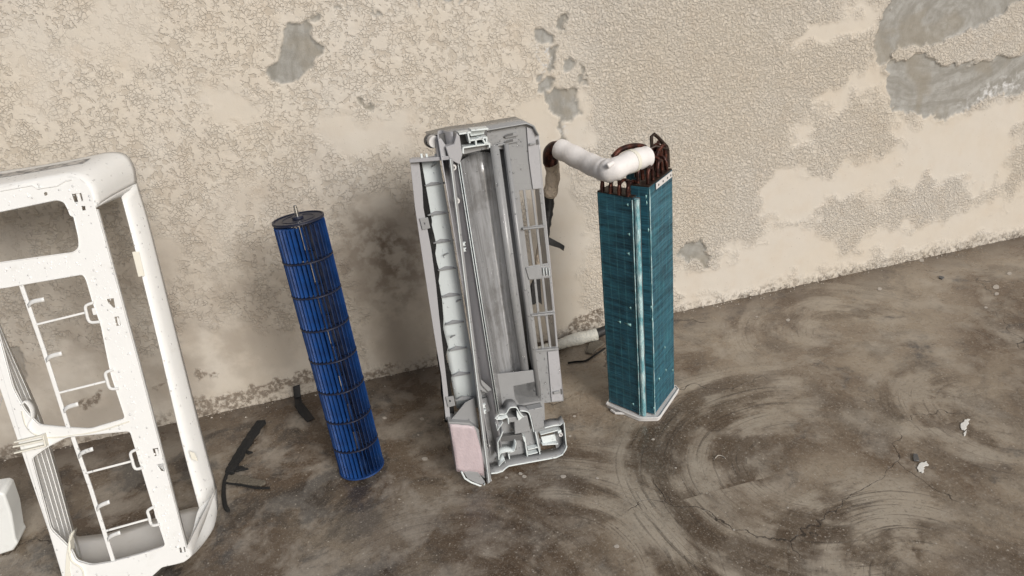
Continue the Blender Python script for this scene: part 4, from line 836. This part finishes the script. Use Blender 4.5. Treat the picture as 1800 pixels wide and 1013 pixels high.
# ---------------------------------------------------------------- scraps on the floor
def ragged(pts, th, name, mat, z=.0006, jit=.0015, label=None, cat=None, group=None, parent=None, nsub=4):
    P = [floor_at(*p) for p in pts]; out_ = []
    for i in range(len(P)):
        for k in range(nsub): q = P[i]+(P[(i+1) % len(P)]-P[i])*k/nsub; out_.append(q+ez(random.uniform(-jit, jit), random.uniform(-jit, jit), 0))
    o_ = MB().prism([p*np.array([1, 1, 0])+ez(0, 0, z) for p in out_], ez(0, 0, th)).build(name, M[mat], parent, min(th*.3, .001))
    if label: tag(o_, label, cat, group)
    return o_
# bent piece of black tape, upper half against the wall foot
rows_ = [[at(515,680,-.030), at(527,676,-.030)], [at(517,700,-.034), at(529,697,-.034)], [floor_at(519,716,.018), floor_at(531,708,.020)], [floor_at(526,728,.006), floor_at(540,718,.008)], [floor_at(540,742,.002), floor_at(553,736,.002)]]
tp_ = MB().grid(rows_).build('tape_scrap', M['black'], None, thick=.003, sm=70, bevel=.0005)
tag(tp_, 'bent scrap of black tape against the wall foot, left of the blue wheel', 'tape')
fo = empty('foam_strip', floor_at(430, 790), 'frayed black foam strip with a thin tail on the floor beside the white cover', 'foam strip')
cl = [floor_at(*p, .010) for p in ((460,741),(445,762),(428,788),(412,815),(403,832))]
sd2 = np.cross((cl[-1]-cl[0])/np.linalg.norm(cl[-1]-cl[0]), [0, 0, 1])
L1 = [p+sd2*(.012+.001*math.sin(k*2.1)) for k, p in enumerate(catmull(cl, 6))]; L2 = [p-sd2*(.011+.002*math.sin(k*1.3+1)) for k, p in enumerate(catmull(cl, 6))]
MB().prism([p*np.array([1, 1, 0])+ez(0, 0, .002) for p in L1+L2[::-1]], ez(0, 0, .014)).build('foam_body', M['foam'], fo, .003, 2, sm=60)
MB().tube(catmull([floor_at(403,826,.006), floor_at(395,846,.005), floor_at(393,868,.005), floor_at(396,890,.005), floor_at(402,899,.005)], 5), [.0052]*18+[.0048, .0046, .0035], 8).build('foam_tail', M['foam'], fo, sm=60)
for q in ([(403,820),(425,824),(437,828),(415,832)], [(432,795),(445,798),(436,801)]): ragged(q, .006, 'foam_shred', 'foam', .002, .002, parent=fo, nsub=3)
ragged([(400,838),(420,838),(440,842),(455,846),(468,850),(460,857),(430,854),(398,850)], .006, 'debris_scrap', 'debris', .001, .003, 'thin crumbled beige strip of debris beside the tail of the black foam strip', 'debris')
tw1 = MB().tube(catmull([floor_at(*p, .003) for p in ((396,849),(425,853),(450,858),(474,858))], 4), .0030, 6).build('twig', M['foam'], None); tag(tw1, 'thin black stick lying below the crumbled beige strip near the white cover', 'stick')
ragged([(1028,622),(1036,606),(1056,600),(1062,606),(1040,624)], .005, 'debris_scrap', 'debris', .001, .002, 'flat grey brown scrap on the floor just left of the teal coil', 'debris')
tw2 = MB().tube(catmull([floor_at(*p, .003) for p in ((998,638),(1012,636),(1030,634),(1046,624),(1064,612))], 4), .0026, 6).build('wire_scrap', M['foam'], None); tag(tw2, 'thin dark wire scrap curving on the floor between hose and teal coil', 'wire')
ragged([(1690,756),(1688,748),(1696,738),(1704,738),(1700,752),(1694,758)], .0016, 'paint_flake', 'flake', .0004, .002, 'larger white paint flake at far lower right, rightmost on the brown floor', 'paint flake')
ragged([(1693,762),(1699,757),(1698,766),(1694,768)], .0014, 'paint_flake', 'flake', .0004, .001, 'small white crumb just below the larger flake at far lower right', 'paint flake', nsub=2)
ragged([(1613,824),(1618,814),(1628,812),(1631,818),(1624,822),(1622,832),(1616,830)], .0016, 'paint_flake', 'flake', .0004, .0022, 'broken white flake beside the small dark chip at lower right', 'paint flake')
ragged([(1604,800),(1612,800),(1616,812),(1606,812)], .004, 'plastic_chip', 'grey_dark', .0004, .0008, 'small dark square chip beside the broken white flake', 'chip', nsub=2)
ragged([(1450,508),(1463,509),(1468,513),(1454,515)][:0] or [(1650,486),(1660,488),(1656,492),(1650,490)], .003, 'plastic_chip', 'grey_dark', .0004, .001, 'tiny black chip on the far floor at right, near the wall', 'chip', nsub=2)
MB_ = MB().tube(catmull([floor_at(*p, .0012) for p in ((1257,806),(1262,801),(1270,802),(1275,806))], 4), .0011, 6).build('white_thread', M['fleck'], None); tag(MB_, 'short curved white thread on the floor right of the teal coil', 'thread')
for (px, py, r_) in ((747,807,7), (742,737,5), (1010,732,4), (1002,767,4), (990,838,7), (915,833,5), (922,838,6), (1050,841,4), (1084,961,7), (1148,773,4), (1546,508,6), (1620,458,6), (1774,481,6), (1751,505,8), (1752,517,6), (1733,541,4), (1385,563,5), (1290,932,3), (1385,893,3), (676,735,5), (1188,823,3), (735,765,3), (1330,557,3), (702,878,3), (890,840,4)):
    r_ = r_*.8; pts = [(px+r_*random.uniform(.75, 1.1)*math.cos(a_), py+r_*.62*random.uniform(.75, 1.1)*math.sin(a_)) for a_ in np.linspace(0, 2*math.pi, 10)[:-1]]
    ragged(pts, .0006, 'paint_spot', 'fleck', .0003, .0004, 'small round pale paint spot dried on the brown concrete floor', 'paint spot', 'pale paint spots on the floor', nsub=1)

m = MB()                                                                    # plaster crumbs shed along the foot of the wall
for _ in range(420):
    x_ = random.uniform(-1.5, 1.9); y_ = -.004-abs(random.gauss(0, .020)); r_ = .0008+.0030*random.random()**3
    b_ = [np.array([x_+r_*random.uniform(.6, 1.1)*math.cos(a_), y_+r_*random.uniform(.6, 1.1)*math.sin(a_), .0004]) for a_ in (0, 1.3, 2.4, 3.6, 4.9)]
    m.add(b_+[np.array([x_, y_, .0004+r_*.9])], [(k, (k+1) % 5, 5) for k in range(5)])
o_ = m.build('plaster_crumbs', M['fleck'], None, sm=0); tag(o_, 'tiny pale plaster crumbs strewn along the foot of the stucco wall', 'crumbs', None, 'stuff')
